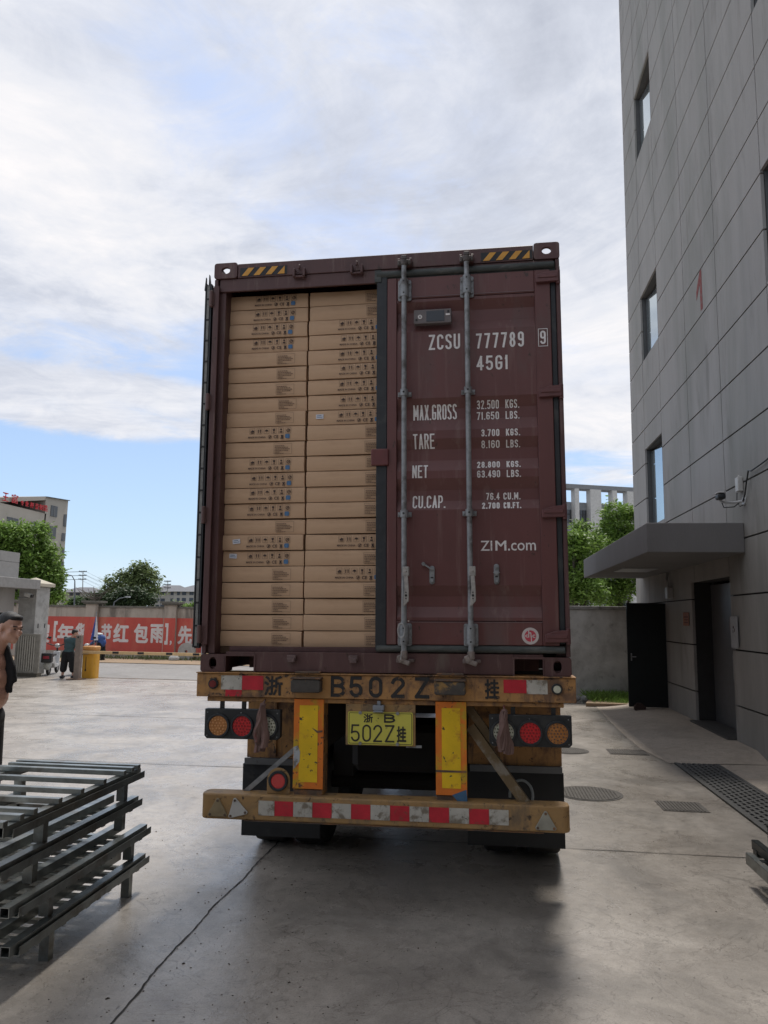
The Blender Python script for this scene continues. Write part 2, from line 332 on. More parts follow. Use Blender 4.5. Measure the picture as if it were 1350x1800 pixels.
def thing(name, label, cat, loc=(0, 0, 0), rot=(0, 0, 0), group=None):
    o = bpy.data.objects.new(name, None); COL.objects.link(o); o.location = loc; o.rotation_euler = rot; o.empty_display_size = .2
    return tag(o, label, cat, group)
def struct(o): o['kind'] = 'structure'; return o
def rrect(x0, x1, z0, z1, r, k=4):
    out = []
    for cx, cz, a in ((x1-r, z1-r, 0), (x0+r, z1-r, 90), (x0+r, z0+r, 180), (x1-r, z0+r, 270)):
        for i in range(k+1):
            t = R(a+90*i/k); out.append((cx+r*math.cos(t), cz+r*math.sin(t)))
    return out
def circ(cx, cz, r, n=24, r2=None): return [(cx+r*math.cos(2*PI*i/n), cz+(r2 or r)*math.sin(2*PI*i/n)) for i in range(n)]
# text as real meshes; target box (x0,x1,z0,z1), lying in a plane facing -Y unless mapped
TC = {}
def text_raw(s, bold):
    k = (s, bold)
    if k not in TC:
        c = bpy.data.curves.new('t', 'FONT'); c.body = s; c.offset = bold; c.resolution_u = 3; c.fill_mode = 'BOTH'
        o = bpy.data.objects.new('t', c); COL.objects.link(o); dg = bpy.context.evaluated_depsgraph_get(); dg.update()
        me = bpy.data.meshes.new_from_object(o.evaluated_get(dg))
        vs = [tuple(v.co) for v in me.vertices]; fs = [tuple(p.vertices) for p in me.polygons]
        bpy.data.objects.remove(o); bpy.data.curves.remove(c); bpy.data.meshes.remove(me)
        xs = [v[0] for v in vs]; ys = [v[1] for v in vs]; x0, x1, y0, y1 = min(xs), max(xs), min(ys), max(ys)
        TC[k] = ([((v[0]-x0)/max(1e-6, x1-x0), (v[1]-y0)/max(1e-6, y1-y0)) for v in vs], fs)
    return TC[k]
def text(mb, s, x0, x1, z0, z1, y=0, bold=0., mp=None, m=0, shear=0.):
    if any(ord(c) > 0x2e80 for c in s) and bold:
        h = z1-z0; d = h*bold*.75; k = 0
        for dx, dz in ((0, 0), (d, 0), (-d, 0), (0, d), (0, -d), (d*.7, d*.7), (-d*.7, d*.7), (d*.7, -d*.7), (-d*.7, -d*.7)):
            vs, fs = text_raw(s, 0); e = -.00012*k*(h/.12)**.5; k += 1
            if mp: mb.add([mp(x0+d+(x1-x0-2*d)*a+dx, z0+d+(z1-z0-2*d)*b+dz) for a, b in vs], fs, m)
            else: mb.add([(x0+d+(x1-x0-2*d)*a+dx, y+e, z0+d+(z1-z0-2*d)*b+dz) for a, b in vs], fs, m)
        return mb
    vs, fs = text_raw(s, bold); mp = mp or (lambda u, v: (u, y, v))
    mb.add([mp(x0+(x1-x0)*a+shear*b*(z1-z0), z0+(z1-z0)*b) for a, b in vs], fs, m)
    return mb

# painted stencil lettering: strokes of even width
def arc(cx, cz, rx, rz, a0, a1, n=8): return [(cx+rx*math.cos(R(a0+(a1-a0)*i/n)), cz+rz*math.sin(R(a0+(a1-a0)*i/n))) for i in range(n+1)]
def glyph(c, W, H):
    r = W/2; v = min(r*1.15, H*.27); m = H*.52; a = arc
    D = {
     '0': [a(r, H-v, r, v, 0, 180)+a(r, v, r, v, 180, 360)+[(W, H-v)]], 'C': [a(r, H-v, r, v, 0, 180)+a(r, v, r, v, 180, 360)], 'U': [[(0, H)]+a(r, v, r, v, 180, 360)+[(W, H)]],
     'G': [a(r, H-v, r, v, 0, 180)+a(r, v, r, v, 180, 360)+[(W, m-.04*H), (W*.55, m-.04*H)]],
     'S': [a(r, H-v, r, v, 10, 180)+[(W*.12, H*.62), (W*.88, H*.42), (W, v*1.1)]+a(r, v, r, v, 0, -170)],
     '8': [a(r, H-v*.9, r*.92, v*.9, -90, 270)[0:9], a(r, H*.76, r*.9, H*.24, 0, 360, 14), a(r, H*.26, r, H*.26, 0, 360, 14)][1:],
     '9': [a(r, H-v, r, v, 0, 180)+[(0, H*.62)]+a(r, H*.60, r, v*.8, 180, 360), [(W, H-v)]+a(r, v, r, v, 0, -165)], '6': [a(r, v, r, v, 180, 360)+[(W, H*.38)]+a(r, H*.40, r, v*.8, 0, 180), [(0, v)]+[(0, H-v)]+a(r, H-v, r, v, 180, 15)],
     '7': [[(0, H), (W, H), (W*.32, 0)]], '4': [[(W*.72, 0), (W*.72, H), (0, H*.27), (W*1.05, H*.27)]],
     '5': [[(W*.93, H), (W*.08, H), (0, H*.52), (W*.1, H*.56)]+a(r, H*.60-v, r, v, 110, 0)+[(W, v)]+a(r, v, r, v, 0, -165)], '1': [[(W*.15, H*.80), (W*.6, H), (W*.6, 0)]],
     '2': [a(r, H-v, r, v, 170, -20)+[(0, 0), (W, 0)]], '3': [a(r, H-v, r*.95, v, 165, -20)+[(W*.85, H*.58), (W*.4, m)], [(W*.4, m), (W*.85, H*.48)]+[(W, v*1.1)]+a(r, v, r, v, 0, -165)],
     'Z': [[(0, H), (W, H), (0, 0), (W, 0)]], 'M': [[(0, 0), (0, H), (r, H*.28), (W, H), (W, 0)]], 'A': [[(0, 0), (r, H), (W, 0)], [(W*.17, H*.30), (W*.83, H*.30)]], 'X': [[(0, 0), (W, H)], [(0, H), (W, 0)]],
     'R': [[(0, 0), (0, H), (W*.55, H)]+a(W*.6, H*.75, W*.4, H*.25, 90, -90)+[(0, H*.5)], [(W*.55, H*.5), (W, 0)]], 'P': [[(0, 0), (0, H), (W*.55, H)]+a(W*.6, H*.73, W*.4, H*.27, 90, -90)+[(0, H*.46)]],
     'B': [[(0, 0), (0, H), (W*.5, H)]+a(W*.5, H*.77, W*.42, H*.23, 90, -90)+[(0, H*.54)], [(W*.5, H*.54)]+a(W*.5, H*.27, W*.5, H*.27, 90, -90)+[(0, 0)]],
     'K': [[(0, 0), (0, H)], [(W, H), (0, H*.42)], [(W*.3, H*.58), (W, 0)]], 'L': [[(0, H), (0, 0), (W, 0)]], 'T': [[(0, H), (W, H)], [(r, H), (r, 0)]], 'E': [[(W, H), (0, H), (0, 0), (W, 0)], [(0, m), (W*.85, m)]],
     'N': [[(0, 0), (0, H), (W, 0), (W, H)]], 'F': [[(W, H), (0, H), (0, 0)], [(0, m), (W*.85, m)]], 'I': [[(r, 0), (r, H)]], 'Q': [[(0, 0)]]}
    D['O'] = D['0']; return D[c]
def stroke(mb, s, x0, x1, z0, z1, t, y=0, m=0, mp=None, ws=None, gap=.28):
    """t = stroke width; characters fill the box, full stops narrow"""
    mp = mp or (lambda u, v, e: (u, y-e, v)); wd = []
    for c in s: wd.append(.32 if c == '.' else (.45 if c in '1I' else (1.25 if c == 'M' else 1)))
    tot = sum(wd)+gap*(len(s)-1); k = (x1-x0)/tot; x = x0; e = 0
    for c, w_ in zip(s, wd):
        W = w_*k; 
        if c == '.': polys = [[(W/2-t*.06, 0), (W/2+t*.06, 0)]]; 
        else: polys = glyph(c, W-t, z1-z0-t)
        for p in polys:
            pts = []
            for q in p:
                q = Vector((x+t/2+q[0], z0+t/2+q[1])) if c != '.' else Vector((x+q[0], z0+t/2))
                if not pts or (q-pts[-1]).length > t*.05: pts.append(q)
            closed = (pts[0]-pts[-1]).length < t*.2 and len(pts) > 3
            if closed: pts[-1] = pts[0].copy()
            n = len(pts); cut = [i for i in range(1, n-1) if (pts[i]-pts[i-1]).angle(pts[i+1]-pts[i]) > .75]
            if cut:
                ids = [0]+cut+[n-1]
                for a_, b_ in zip(ids[:-1], ids[1:]):
                    seg = [p_.copy() for p_ in pts[a_:b_+1]]
                    ribbon(mb, seg, t, mp, e, m, False); e = (e+.00015) % .0009
            else: ribbon(mb, pts, t, mp, e, m, closed); e = (e+.00015) % .0009
        x += W+gap*k
    return mb
def ribbon(mb, pts, t, mp, e, m, closed):
            if not closed:
                pts = [p_.copy() for p_ in pts]; pts[0] = pts[0]-(pts[1]-pts[0]).normalized()*t*.46; pts[-1] = pts[-1]+(pts[-1]-pts[-2]).normalized()*t*.46
            n = len(pts); Lf = []; Rt = []
            for i in range(n):
                if closed and i in (0, n-1): d0 = (pts[-1]-pts[-2]).normalized(); d1 = (pts[1]-pts[0]).normalized()
                else: d0 = (pts[i]-pts[max(i-1, 0)]); d1 = (pts[min(i+1, n-1)]-pts[i]); d0 = d0.normalized() if d0.length else d1.normalized(); d1 = d1.normalized() if d1.length else d0
                nn = Vector((-d0.y-d1.y, d0.x+d1.x)); nn = nn.normalized() if nn.length > 1e-3 else Vector((-d0.y, d0.x)); cs = max(.62, nn.dot(Vector((-d0.y, d0.x)))); Lf.append(pts[i]+nn*t/2/cs); Rt.append(pts[i]-nn*t/2/cs)
            vs = [mp(a.x, a.y, e) for a in Lf]+[mp(a.x, a.y, e) for a in Rt]; mb.add(vs, [(i, n+i, n+i+1, i+1) for i in range(n-1)], m)
# ---------------------------------------------------------------- ground
def S(t): t = max(0., min(1., t)); return t*t*(3-2*t)
def g(x, y): return -.33*S((y-8)/16)*S((-1.5-x)/3)
def sheet(name, xs, ys, dz, m, fn=g):
    vs = [(x, y, fn(x, y)+dz) for y in ys for x in xs]; n = len(xs)
    fs = [(j*n+i, j*n+i+1, (j+1)*n+i+1, (j+1)*n+i) for j in range(len(ys)-1) for i in range(n-1)]
    b = MB(); b.add(vs, fs); o = b.build(name, m, smooth=True); return struct(o)
def fr(a, b, st): n = max(1, int(round((b-a)/st))); return [a+(b-a)*i/n for i in range(n+1)]
XS = [-600, -200, -80, -40]+fr(-30, -6, 2)+fr(-5.5, -1, .5)+[0, 6, 20, 60, 200, 600]
YS = [-60, -10, 0]+fr(7, 25, 1)+[26, 30, 34, 40, 60, 100, 200, 600, 1200]
sheet('ground', XS, YS, -.03, earth_m)
sheet('yard_pavement', [-40]+fr(-30, -6, 2)+fr(-5.5, -1, .5)+[0, 3.9], [-9, 0]+fr(7, 25, 1)+[25.25], 0, yard_m)
sheet('road', [-90, -40]+fr(-30, -6, 2)+fr(-5.5, -1, .5)+[0, 3.9], [25.27, 28, 33], -.012, road_m)
sheet('dirt_verge', [-90, -40]+fr(-30, -6, 2)+fr(-5.5, -1, .5)+[0, 3.9], [33.02, 34, 35, 38], .01, dirt_m)
# expansion joint / crack lines cut in the slab: thin dark strips
b = MB()
def crack(pts, wd):
    n = len(pts); V = []
    for i, (x, y) in enumerate(pts):
        (xa, ya), (xb, yb) = pts[max(i-1, 0)], pts[min(i+1, n-1)]; d = Vector((xb-xa, yb-ya, 0)).normalized(); nr = Vector((-d.y, d.x, 0))*wd/2
        k1, k2 = random.uniform(.4, 1.5), random.uniform(.4, 1.5); z = g(x, y)+.004; V += [(x-nr.x*k1, y-nr.y*k1, z), (x+nr.x*k2, y+nr.y*k2, z)]
    b.add(V, [(2*i, 2*i+2, 2*i+3, 2*i+1) for i in range(n-1)])
random.seed(3)
yy = .6; pts = []
while yy < 24: pts.append((-1.70+.012*math.sin(yy*2.3)+.008*math.sin(yy*7.1)+random.uniform(-.004, .004), yy)); yy += .045
crack(pts, .010)
crack([(x, 6.74+random.uniform(-.006, .006)) for x in fr(-1.7, 3.7, .2)], .010)
crack([(x, 9.5+random.uniform(-.006, .006)) for x in fr(-12, -1.7, .4)], .016)
crack([(x, 14.5) for x in fr(-16, -1.7, .8)], .02)
crack([(x, 3.0+random.uniform(-.006, .006)) for x in fr(-1.7, 2.6, .2)], .006)
struct(b.build('pavement_joint', M('joint_dirt', (.05, .045, .04), .95, var=.4, scale=9)))
# raised concrete apron along the building
b = MB(); prof = [(10.9, 2.42), (11.4, 2.35), (12.0, 2.27), (13.8, 2.28), (16.3, 2.36), (19.2, 2.5)]
vs = []; fs = []; K = 8
for yv, xl in prof:
    for k in range(K+1):
        t = k/K; x = xl+(3.76-xl)*t; z = .004+.12*S(t*1.1)*min(1, (yv-10.85)/.35) ; vs.append((x, yv, z))
for j in range(len(prof)-1):
    for k in range(K): fs.append((j*(K+1)+k, j*(K+1)+k+1, (j+1)*(K+1)+k+1, (j+1)*(K+1)+k))
b.add(vs, fs); struct(b.build('concrete_ramp', apron_m, smooth=True))
b = MB(); b.add([(3.06, 4, .006), (3.75, 4, .02), (3.75, 10.93, .02), (3.06, 10.93, .006)], [(0, 1, 2, 3)]); struct(b.build('footpath', apron_m))
# litter and grit
random.seed(5); b = MB()
for i in range(750):
    if i % 3: x, y = random.gauss(-1.2, .55), random.uniform(2.9, 6.3)
    else: x, y = random.uniform(-3.6, 3.4), random.uniform(2.6, 9)
    if -.9 < x+.2*y-1 < .2 and i % 2: continue
    s = random.uniform(.0015, .006)*(1.9 if i % 17 == 0 else 1); a = random.uniform(0, PI)
    rot = Matrix.Rotation(a, 3, 'Z'); k = random.uniform(.3, 1)
    q = [rot@Vector(p) for p in ((-s, -s*k, 0), (s, -s*k*.6, 0), (s*1.1, s*k, 0), (-s*.7, s*k, 0), (0, 0, s*.6))]
    b.add([(p.x+x, p.y+y, p.z+.001) for p in q], [(0, 1, 4), (1, 2, 4), (2, 3, 4), (3, 0, 4)])
o = b.build('grit', M('grit', (.07, .055, .04), .9, var=.5, island=.6)); tag(o, 'scattered grit and leaf scraps lying on the concrete yard', 'debris', kind='stuff')

# drain grate
t = thing('drain_grate', 'long slotted dark drain grate set in the yard beside the building', 'drain grate', (2.76, 9.3, .006))
b = MB(); b.add([(-.27, -5, .0), (.27, -5, .0), (.27, 1.55, .0), (-.27, 1.55, .0)], [(0, 1, 2, 3)]); b.build('pit', pit_m, t)
b = MB()
for x0, x1 in ((-.28, -.245), (.245, .28)): b.box(x0, x1, -5, 1.55, .0, .016)
for k in range(8): 
    xx = -.2275+k*.065
    b.box(xx-.0165, xx+.0165, -5, 1.55, .002, .012)
yv = -5
while yv < 1.5:
    for c in range(7):
        x0 = -.2275+c*.065+.0168
        off = .06 if c % 2 else 0
        b.box(x0, x0+.0314, yv+off, yv+off+.045, .003, .0115)
    yv += .125
b.build('grating', grate_m, t)
def manhole(label, x, y, r, grp='manhole covers in the yard'):
    t = thing('manhole_cover', label, 'manhole cover', (x, y, .002), group=grp)
    b = MB(); b.cyl((0, 0, 0), (0, 0, .003), r+.03, n=40); b.build('surround', M('mh_ring', (.10, .095, .088), .8), t)
    b = MB(); b.cyl((0, 0, .002), (0, 0, .008), r, n=40)
    for i in range(-9, 10):
        for j in range(-9, 10):
            px, py = i*r/9.5, j*r/9.5
            if px*px+py*py < (r*.92)**2: b.box(px-r*.02, px+r*.02, py-r*.035, py+r*.035, .008, .011)
    b.build('cover', M('mh_iron', (.10, .092, .082), .75, var=.25, scale=9), t)
manhole('large round manhole cover half under the rear of the trailer', 1.12, 8.84, .33)
manhole('round manhole cover farther back behind the right lamp cluster', 1.2, 11.6, .26)
def sqcover(label, x0, x1, y0, y1):
    t = thing('drain_cover', label, 'drain cover', ((x0+x1)/2, (y0+y1)/2, .002), group='square drain covers')
    hx, hy = (x1-x0)/2, (y1-y0)/2
    b = MB(); b.box(-hx, hx, -hy, hy, 0, .004); b.build('surround', M('sq_ring', (.12, .11, .10), .85), t)
    b = MB()
    nx = int(hx*2/.035)
    for i in range(nx): 
        a = -hx+.02+i*(2*hx-.04)/nx; b.box(a, a+.018, -hy+.02, hy-.02, .004, .010)
    b.build('cover', M('sq_iron', (.12, .11, .097), .8, var=.3, scale=14), t)
sqcover('rectangular drain cover near the black door ramp', 1.76, 2.29, 11.43, 11.85)
sqcover('rectangular speckled drain cover between trailer and long grate', 1.76, 2.20, 8.2, 8.62)

# ---------------------------------------------------------------- right building
BX = 3.7065
rows = [-.1, .64, 1.45, 2.25, 3.05, 3.85, 4.64, 5.44, 6.24, 7.04, 7.84, 8.60, 9.40, 10.22, 11.1, 11.98, 12.87, 13.75, 14.6, 15.5, 16.4, 17.3, 18.2, 19.1, 20.0, 20.9]
cols = [-8, -6, -4, -2, 0, 2, 4, 6.0, 8.08, 10.17, 12.27, 14.2, 16.3, 17.98, 19.5]
bld = thing('factory_building', 'tall grey panelled factory building with dark windows on the right', 'building', (BX, 10, 0))
OX, OY = BX, 10
wins = [(16.3, 17.98, 12.87, 14.55), (16.3, 17.98, 7.84, 9.42), (16.3, 17.98, 3.95, 5.76), (8.45, 10.17, 6.28, 7.87), (8.45, 10.17, 10.2, 11.9),
        (8.45, 10.17, 14.2, 15.8), (4.2, 5.9, 6.28, 7.87), (4.2, 5.9, 10.2, 11.9)]
door = (12.27, 14.45, .0, 2.55)
def sub(rects, hole):
    out = []
    for (y0, y1, z0, z1) in rects:
        a, b_, c, d = hole
        if a >= y1-1e-4 or b_ <= y0+1e-4 or c >= z1-1e-4 or d <= z0+1e-4: out.append((y0, y1, z0, z1)); continue
        if a > y0: out.append((y0, a, z0, z1))
        if b_ < y1: out.append((b_, y1, z0, z1))
        ya, yb = max(a, y0), min(b_, y1)
        if c > z0: out.append((ya, yb, z0, c))
        if d < z1: out.append((ya, yb, d, z1))
    return out
b = MB(); J = .012
for i in range(len(cols)-1):
    for k in range(len(rows)-1):
        y0, y1, z0, z1 = cols[i]+J, cols[i+1]-J, rows[k]+J, rows[k+1]-J
        if i == 0: y0 -= J
        rs = [(y0, y1, z0, z1)]
        for h in wins+[door]: rs = sub(rs, h)
        for (a, b_, c, d) in rs: b.box(0, .05, a-OY, b_-OY, c, d)
# body behind the panels, with deep openings
body = [(cols[0], cols[-1], -.1, 20.9)]
for h in wins+[door]: body = sub(body, h)
for (a, b_, c, d) in body: b.box(.045, .35, a-OY, b_-OY, c, d, 1)
b.box(.35, .6, cols[0]-OY, 12-OY, -.1, 20.9, 1)
b.box(.35, 14, cols[-1]-.3-OY, cols[-1]-OY, -.1, 20.9, 2)     # far end wall
b.box(.0, 14, cols[0]-OY, cols[-1]-OY, 20.905, 21.2, 2)
b.build('wall', [stucco, joint_m, stucco], bld)
b = MB(); b.box(.6, .62, 11.9-OY, 19.2-OY, -.1, 20.9); b.build('inner_wall', M('interior_dark', (.03, .03, .03), .9), bld)
for (y0, y1, z0, z1) in wins:
    b = MB(); a0, a1 = y0-OY, y1-OY
    b.box(.20, .26, a0, a0+.06, z0, z1); b.box(.20, .26, a1-.06, a1, z0, z1); b.box(.20, .26, a0+.06, a1-.06, z0, z0+.06); b.box(.20, .26, a0+.06, a1-.06, z1-.06, z1)
    mdl = (a0+a1)/2; b.box(.195, .255, mdl-.03, mdl+.03, z0+.06, z1-.06)
    o = b.build('window', frame_dk, bld)
    b = MB(); b.box(.225, .235, a0+.06, mdl-.03, z0+.06, z1-.06); b.prism([(.235, mdl+.03), (.245, mdl+.03), (.135, a1-.05), (.125, a1-.05)], z0+.06, z1-.06, mp=lambda u, v, w_: (u, v, w_)); b.build('pane', glass, o)
    b = MB(); b.box(.052, .20, a1-.006, a1-.001, z0, z1); b.box(.052, .2, a0+.001, a0+.006, z0, z1); b.box(.052, .2, a0, a1, z1-.006, z1-.001); b.build('reveal', M('reveal', (.10, .10, .10), .8), o)
# red painted floor number
b = MB(); b.prism([(13.02-OY, 7.12), (13.14-OY, 7.12), (13.14-OY, 7.60), (13.36-OY, 7.40), (13.36-OY, 7.55), (13.12-OY, 7.82), (13.02-OY, 7.82)], -.004, -.001, mp=lambda u, v, w_: (w_, u, v))
b.build('painted_number', M('faded_red', (.22, .055, .05), .9, dirt=(.2, .15, .14), dscale=14, dlo=.5, dhi=.7), bld)
# canopy
cx0 = 2.36-OX
b = MB(); b.box(cx0, -.002, 11.5-OY, 18.65-OY, 2.84, 3.27); b.build('canopy', stucco_c, bld, bevel=.008)
b = MB(); b.box(cx0+.25, cx0+.9, 14.9-OY, 16-OY, 2.825, 2.838); b.build('ceiling_light', M('lamp_cover', (.35, .35, .36), .4), bld)
# goods entrance: deep recess with steel leaves
b = MB()
b.box(.35, 1.2, 14.45-OY, 14.5-OY, .0, 2.6); b.box(.35, 1.2, 12.2-OY, 12.26-OY, .0, 2.6); b.box(.35, 1.2, 12.2-OY, 14.5-OY, 2.56, 2.62); b.build('recess', M('recess_grey', (.15, .15, .155), .8), bld)
b = MB(); b.box(.30, .36, 12.28-OY, 13.33-OY, .06, 2.5); b.box(.32, .38, 13.36-OY, 14.42-OY, .06, 2.5); dr = b.build('goods_door', M('door_grey', (.14, .14, .148), .45, .3, var=.1), bld, bevel=.004)
b = MB(); b.box(.285, .298, 13.2-OY, 13.24-OY, .9, 1.35); b.build('handle', galv, dr)
b = MB(); b.box(-.12, .30, 12.3-OY, 14.42-OY, .10, .15); b.build('threshold', M('threshold', (.07, .068, .065), .6), bld)
# open black door leaf
b = MB(); b.box(-.78, -.01, 16.48-OY, 16.53-OY, .13, 2.22); dl = b.build('door', M('black_door', (.010, .013, .014), .4, var=.2, spec=.3), bld, bevel=.004)
b = MB(); b.box(-.72, -.70, 16.44-OY, 16.478-OY, 1.05, 1.20); b.box(-.72, -.62, 16.43-OY, 16.45-OY, 1.12, 1.14); b.build('handle', galv, dl)
# notices
tg = thing('notice_sheet', 'white notice sheet with black stains hanging beside the goods entrance', 'notice', (BX-.03, 12.05, 1.48))
b = MB(); b.prism(rrect(-.16, .16, 0, .46, .03), -.006, 0, mp=lambda u, v, w_: (w_, u, v)); b.build('sheet', M('notice_white', (.36, .36, .37), .7, dirt=(.28, .28, .29), dscale=5), tg, rot=(0, 0, 0))
b = MB()
for (u, v, r1, r2) in ((.02, .30, .025, .02), (-.03, .26, .012, .03), (.04, .24, .01, .025)): b.prism(circ(u, v, r1, 10, r2), -.009, -.007, mp=lambda a, c, w_: (w_, a, c))
b.build('stain', ink, tg)
tg = thing('warning_sign', 'small orange warning sign on the wall left of the goods entrance', 'sign', (BX-.012, 14.85, 1.78))
b = MB(); b.box(-.004, 0, -.2, .2, 0, .24); b.build('panel', M('orange_sign', (.30, .11, .05), .6), tg)
b = MB(); b.box(-.007, -.005, -.15, .15, .15, .165); b.box(-.007, -.005, -.15, .1, .10, .112); b.box(-.007, -.005, -.15, .12, .05, .062); b.build('print', ink, tg)
tg = thing('paper_note', 'small pale paper note beside the goods entrance frame', 'notice', (BX-.012, 12.42, 1.72))
b = MB(); b.box(.06, .064, -.1, .1, 0, .2); tagp = b.build('sheet', M('note_paper', (.25, .2, .2), .8), tg)
# electrical box under canopy
tg = thing('junction_box', 'small white junction box under the canopy with loose wires', 'electrical box', (BX-.06, 15.9, 2.42))
b = MB(); b.box(-.05, .06, -.1, .1, -.12, .1); b.build('box', M('box_white', (.4, .4, .4), .5), tg, bevel=.006)
b = MB(); b.tube([(0, 0, .1), (-.03, .05, .25), (.0, .12, .35), (.02, .2, .41)], .012); b.tube([(0, -.04, .1), (-.05, -.1, .22), (0, -.06, .4)], .012); b.build('wire', M('wire_grey', (.3, .3, .3), .5), tg)
# surveillance camera at the wall
c0 = Vector((BX, 11.42, 3.62))
tg = thing('wall_camera', 'dark headed surveillance camera on a white arm above the canopy', 'camera', c0)
b = MB(); b.cyl((-.02, 0, -.05), (.0, 0, -.05), .06, n=16); b.tube([(-.02, 0, -.05), (-.16, .0, -.07), (-.30, .02, -.06), (-.33, .02, -.03)], .018); b.build('bracket', M('cam_white', (.5, .5, .5), .45), tg, smooth=True)
b = MB(); b.box(-.385, -.275, -.10, .08, -.03, .055); b.build('housing', blackp, tg, bevel=.03, seg=3)
b = MB(); b.box(-.39, -.27, -.11, .09, .057, .072); b.build('sun_hood', M('cam_white2', (.55, .55, .55), .4), tg, bevel=.008)
b = MB(); b.box(-.075, -.002, .02, .15, .10, .31); b.cyl((-.04, .08, .31), (-.04, .08, .34), .012); o = b.build('power_box', M('cam_white3', (.5, .49, .46), .5), tg, bevel=.008)
b = MB(); pts = [Vector((-.33, .02, .0)), Vector((-.28, .02, -.14)), Vector((-.14, .02, -.13)), Vector((-.05, .0, -.05))]; b.tube(pts, .008)
b.tube([(-.04, .19, .10), (-.06, .15, -.04), (-.05, .05, -.12), (-.02, 0, -.10)], .008); b.build('lead', blackp, tg, smooth=True)
b = MB(); pts = []
for i in range(24):
    tt = i/23; yv = 11.40-2.6*tt; z = 3.57+S(tt*6)*.43+(.16*math.sin(tt*PI*1.0)*-1 if tt > .17 else 0)+.55*max(0, tt-.17)
    pts.append((BX-.03-.02*math.sin(tt*9), yv, z))
b.tube(pts, .011); o = b.build('power_cable', blackp, smooth=True); tag(o, 'black cable sagging along the grey wall from the camera', 'cable')

# unseen loading bay added behind the viewpoint so its roof shades the foreground
bh = thing('added_shade_bay', 'unseen grey loading bay added behind the viewpoint to shade the foreground', 'building', (-2, -6, 0))
b = MB(); b.box(-9, 5.5, -3.5, -3.2, 0, 6); b.build('wall', stucco, bh)
b = MB(); b.box(-9, 5.6, -3.2, 3.0, 4.9, 5.3); b.build('roof', M('shade_roof', (.14, .14, .14), .9), bh)

# ---------------------------------------------------------------- right background
# boundary wall
t = thing('boundary_wall', 'weathered grey rendered boundary wall with coping behind the trailer', 'wall', (2.5, 18.95, 0))
b = MB(); b.box(-3.2, 1.2, 0, .22, -.05, 2.10); b.build('masonry', M('rough_render', (.62, .61, .58), .95, var=.14, scale=3, bump=.012, bscale=11, dirt=(.44, .43, .40), dscale=2.1, dlo=.45, dhi=.66, dirt2=(.30, .29, .27), d2scale=5, d2lo=.58, d2hi=.72), t)
b = MB(); b.box(-3.25, 1.2, -.03, .25, 2.102, 2.19); b.build('coping', M('coping', (.33, .32, .30), .9, var=.2, dirt=(.14, .135, .12), dscale=3), t, bevel=.01)
# grass patch
random.seed(11); b = MB()
for i in range(2600):
    x, y = random.uniform(2.35, 3.6), random.uniform(17.6, 18.9)
    if y < 17.75+abs(x-3.0)*.9-.1 and random.random() < .8: continue
    h = random.uniform(.06, .24)*(1 if y > 18 else .6); a = random.uniform(0, PI); wd = random.uniform(.004, .009)
    dx, dy = math.cos(a)*wd, math.sin(a)*wd; lx, ly = random.gauss(0, .05), random.gauss(0, .05)
    b.add([(x-dx, y-dy, .05), (x+dx, y+dy, .05), (x+lx+dx*.5, y+ly, .05+h*.7), (x+lx*1.8, y+ly*1.8, .05+h)], [(0, 1, 2), (0, 2, 3)])
o = b.build('grass', M('grass_blades', (.26, .42, .10), .7, var=.2, island=.5, trans=.3)); tag(o, 'bright green grass tuft growing at the foot of the boundary wall', 'grass', kind='stuff')
b = MB(); b.prism([(0, 0), (1.6, 0), (1.6, 1.5), (.3, 1.5)], .0, .075, mp=lambda u, v, w_: (u+2.2, v+17.5, w_)); struct(b.build('soil', dirt_m))
# rubble at the wall
for i, (x, y, s, lb) in enumerate(((2.30, 18.4, .11, 'pale stone block beside the foot of the boundary wall'), (2.12, 18.5, .09, 'grey stone lump at the foot of the boundary wall'))):
    b = MB(); b.ball((0, 0, s*.6), (s, s*.8, s*.7), seg=7, rings=5); o = b.build('stone', conc_wall, loc=(x, y, .02)); tag(o, lb, 'stone')
b = MB(); b.prism([(-.1, .05), (-.11, .13), (-.04, .2), (.05, .19), (.12, .12), (.11, .05)], -.06, .07); o = b.build('brick', M('dark_brick', (.045, .025, .02), .8, var=.3), loc=(3.12, 16.42, .02), bevel=.01)
tag(o, 'dark brick propping open the black door', 'brick')

# ---------------------------------------------------------------- trees
def leaf_crown(blobs, n, size, seed, flat=.6):
    rnd = random.Random(seed); b = MB(); tot = sum(r[3]*r[4]*r[5] for r in blobs)**1; V = []; Fc = []
    wts = [(r[3]*r[4]*r[5])**.67 for r in blobs]; tw = sum(wts)
    for (cx, cy, cz, rx, ry, rz), wt in zip(blobs, wts):
        # small tufts on each clump
        nt_ = max(6, int(n*wt/tw/14))
        for k in range(nt_):
            a = rnd.uniform(0, 2*PI); zz = rnd.uniform(-.85, 1); rr = math.sqrt(max(0, 1-zz*zz)); rad = rnd.uniform(.55, 1.06)
            tx, ty, tz = cx+rx*rad*rr*math.cos(a), cy+ry*rad*rr*math.sin(a), cz+rz*rad*zz
            ts = size*rnd.uniform(1.6, 3.2)
            for q in range(14):
                px, py, pz = tx+rnd.gauss(0, ts*.55), ty+rnd.gauss(0, ts*.55), tz+rnd.gauss(0, ts*.38)
                s = size*rnd.uniform(.5, 1.1); d = Vector((rnd.gauss(0, 1), rnd.gauss(0, 1), rnd.gauss(0, .6))).normalized()
                up = Vector((rnd.gauss(0, .6), rnd.gauss(0, .6), 1)).normalized(); e = d.cross(up)
                if e.length < .1: continue
                e.normalize(); o = len(V); P = Vector((px, py, pz))
                V += [P-d*s, P+e*s*.42, P+d*s, P-e*s*.42]; Fc.append((o, o+1, o+2, o+3))
    b.v = [tuple(v) for v in V]; b.f = Fc; b.mi = [0]*len(Fc); return b
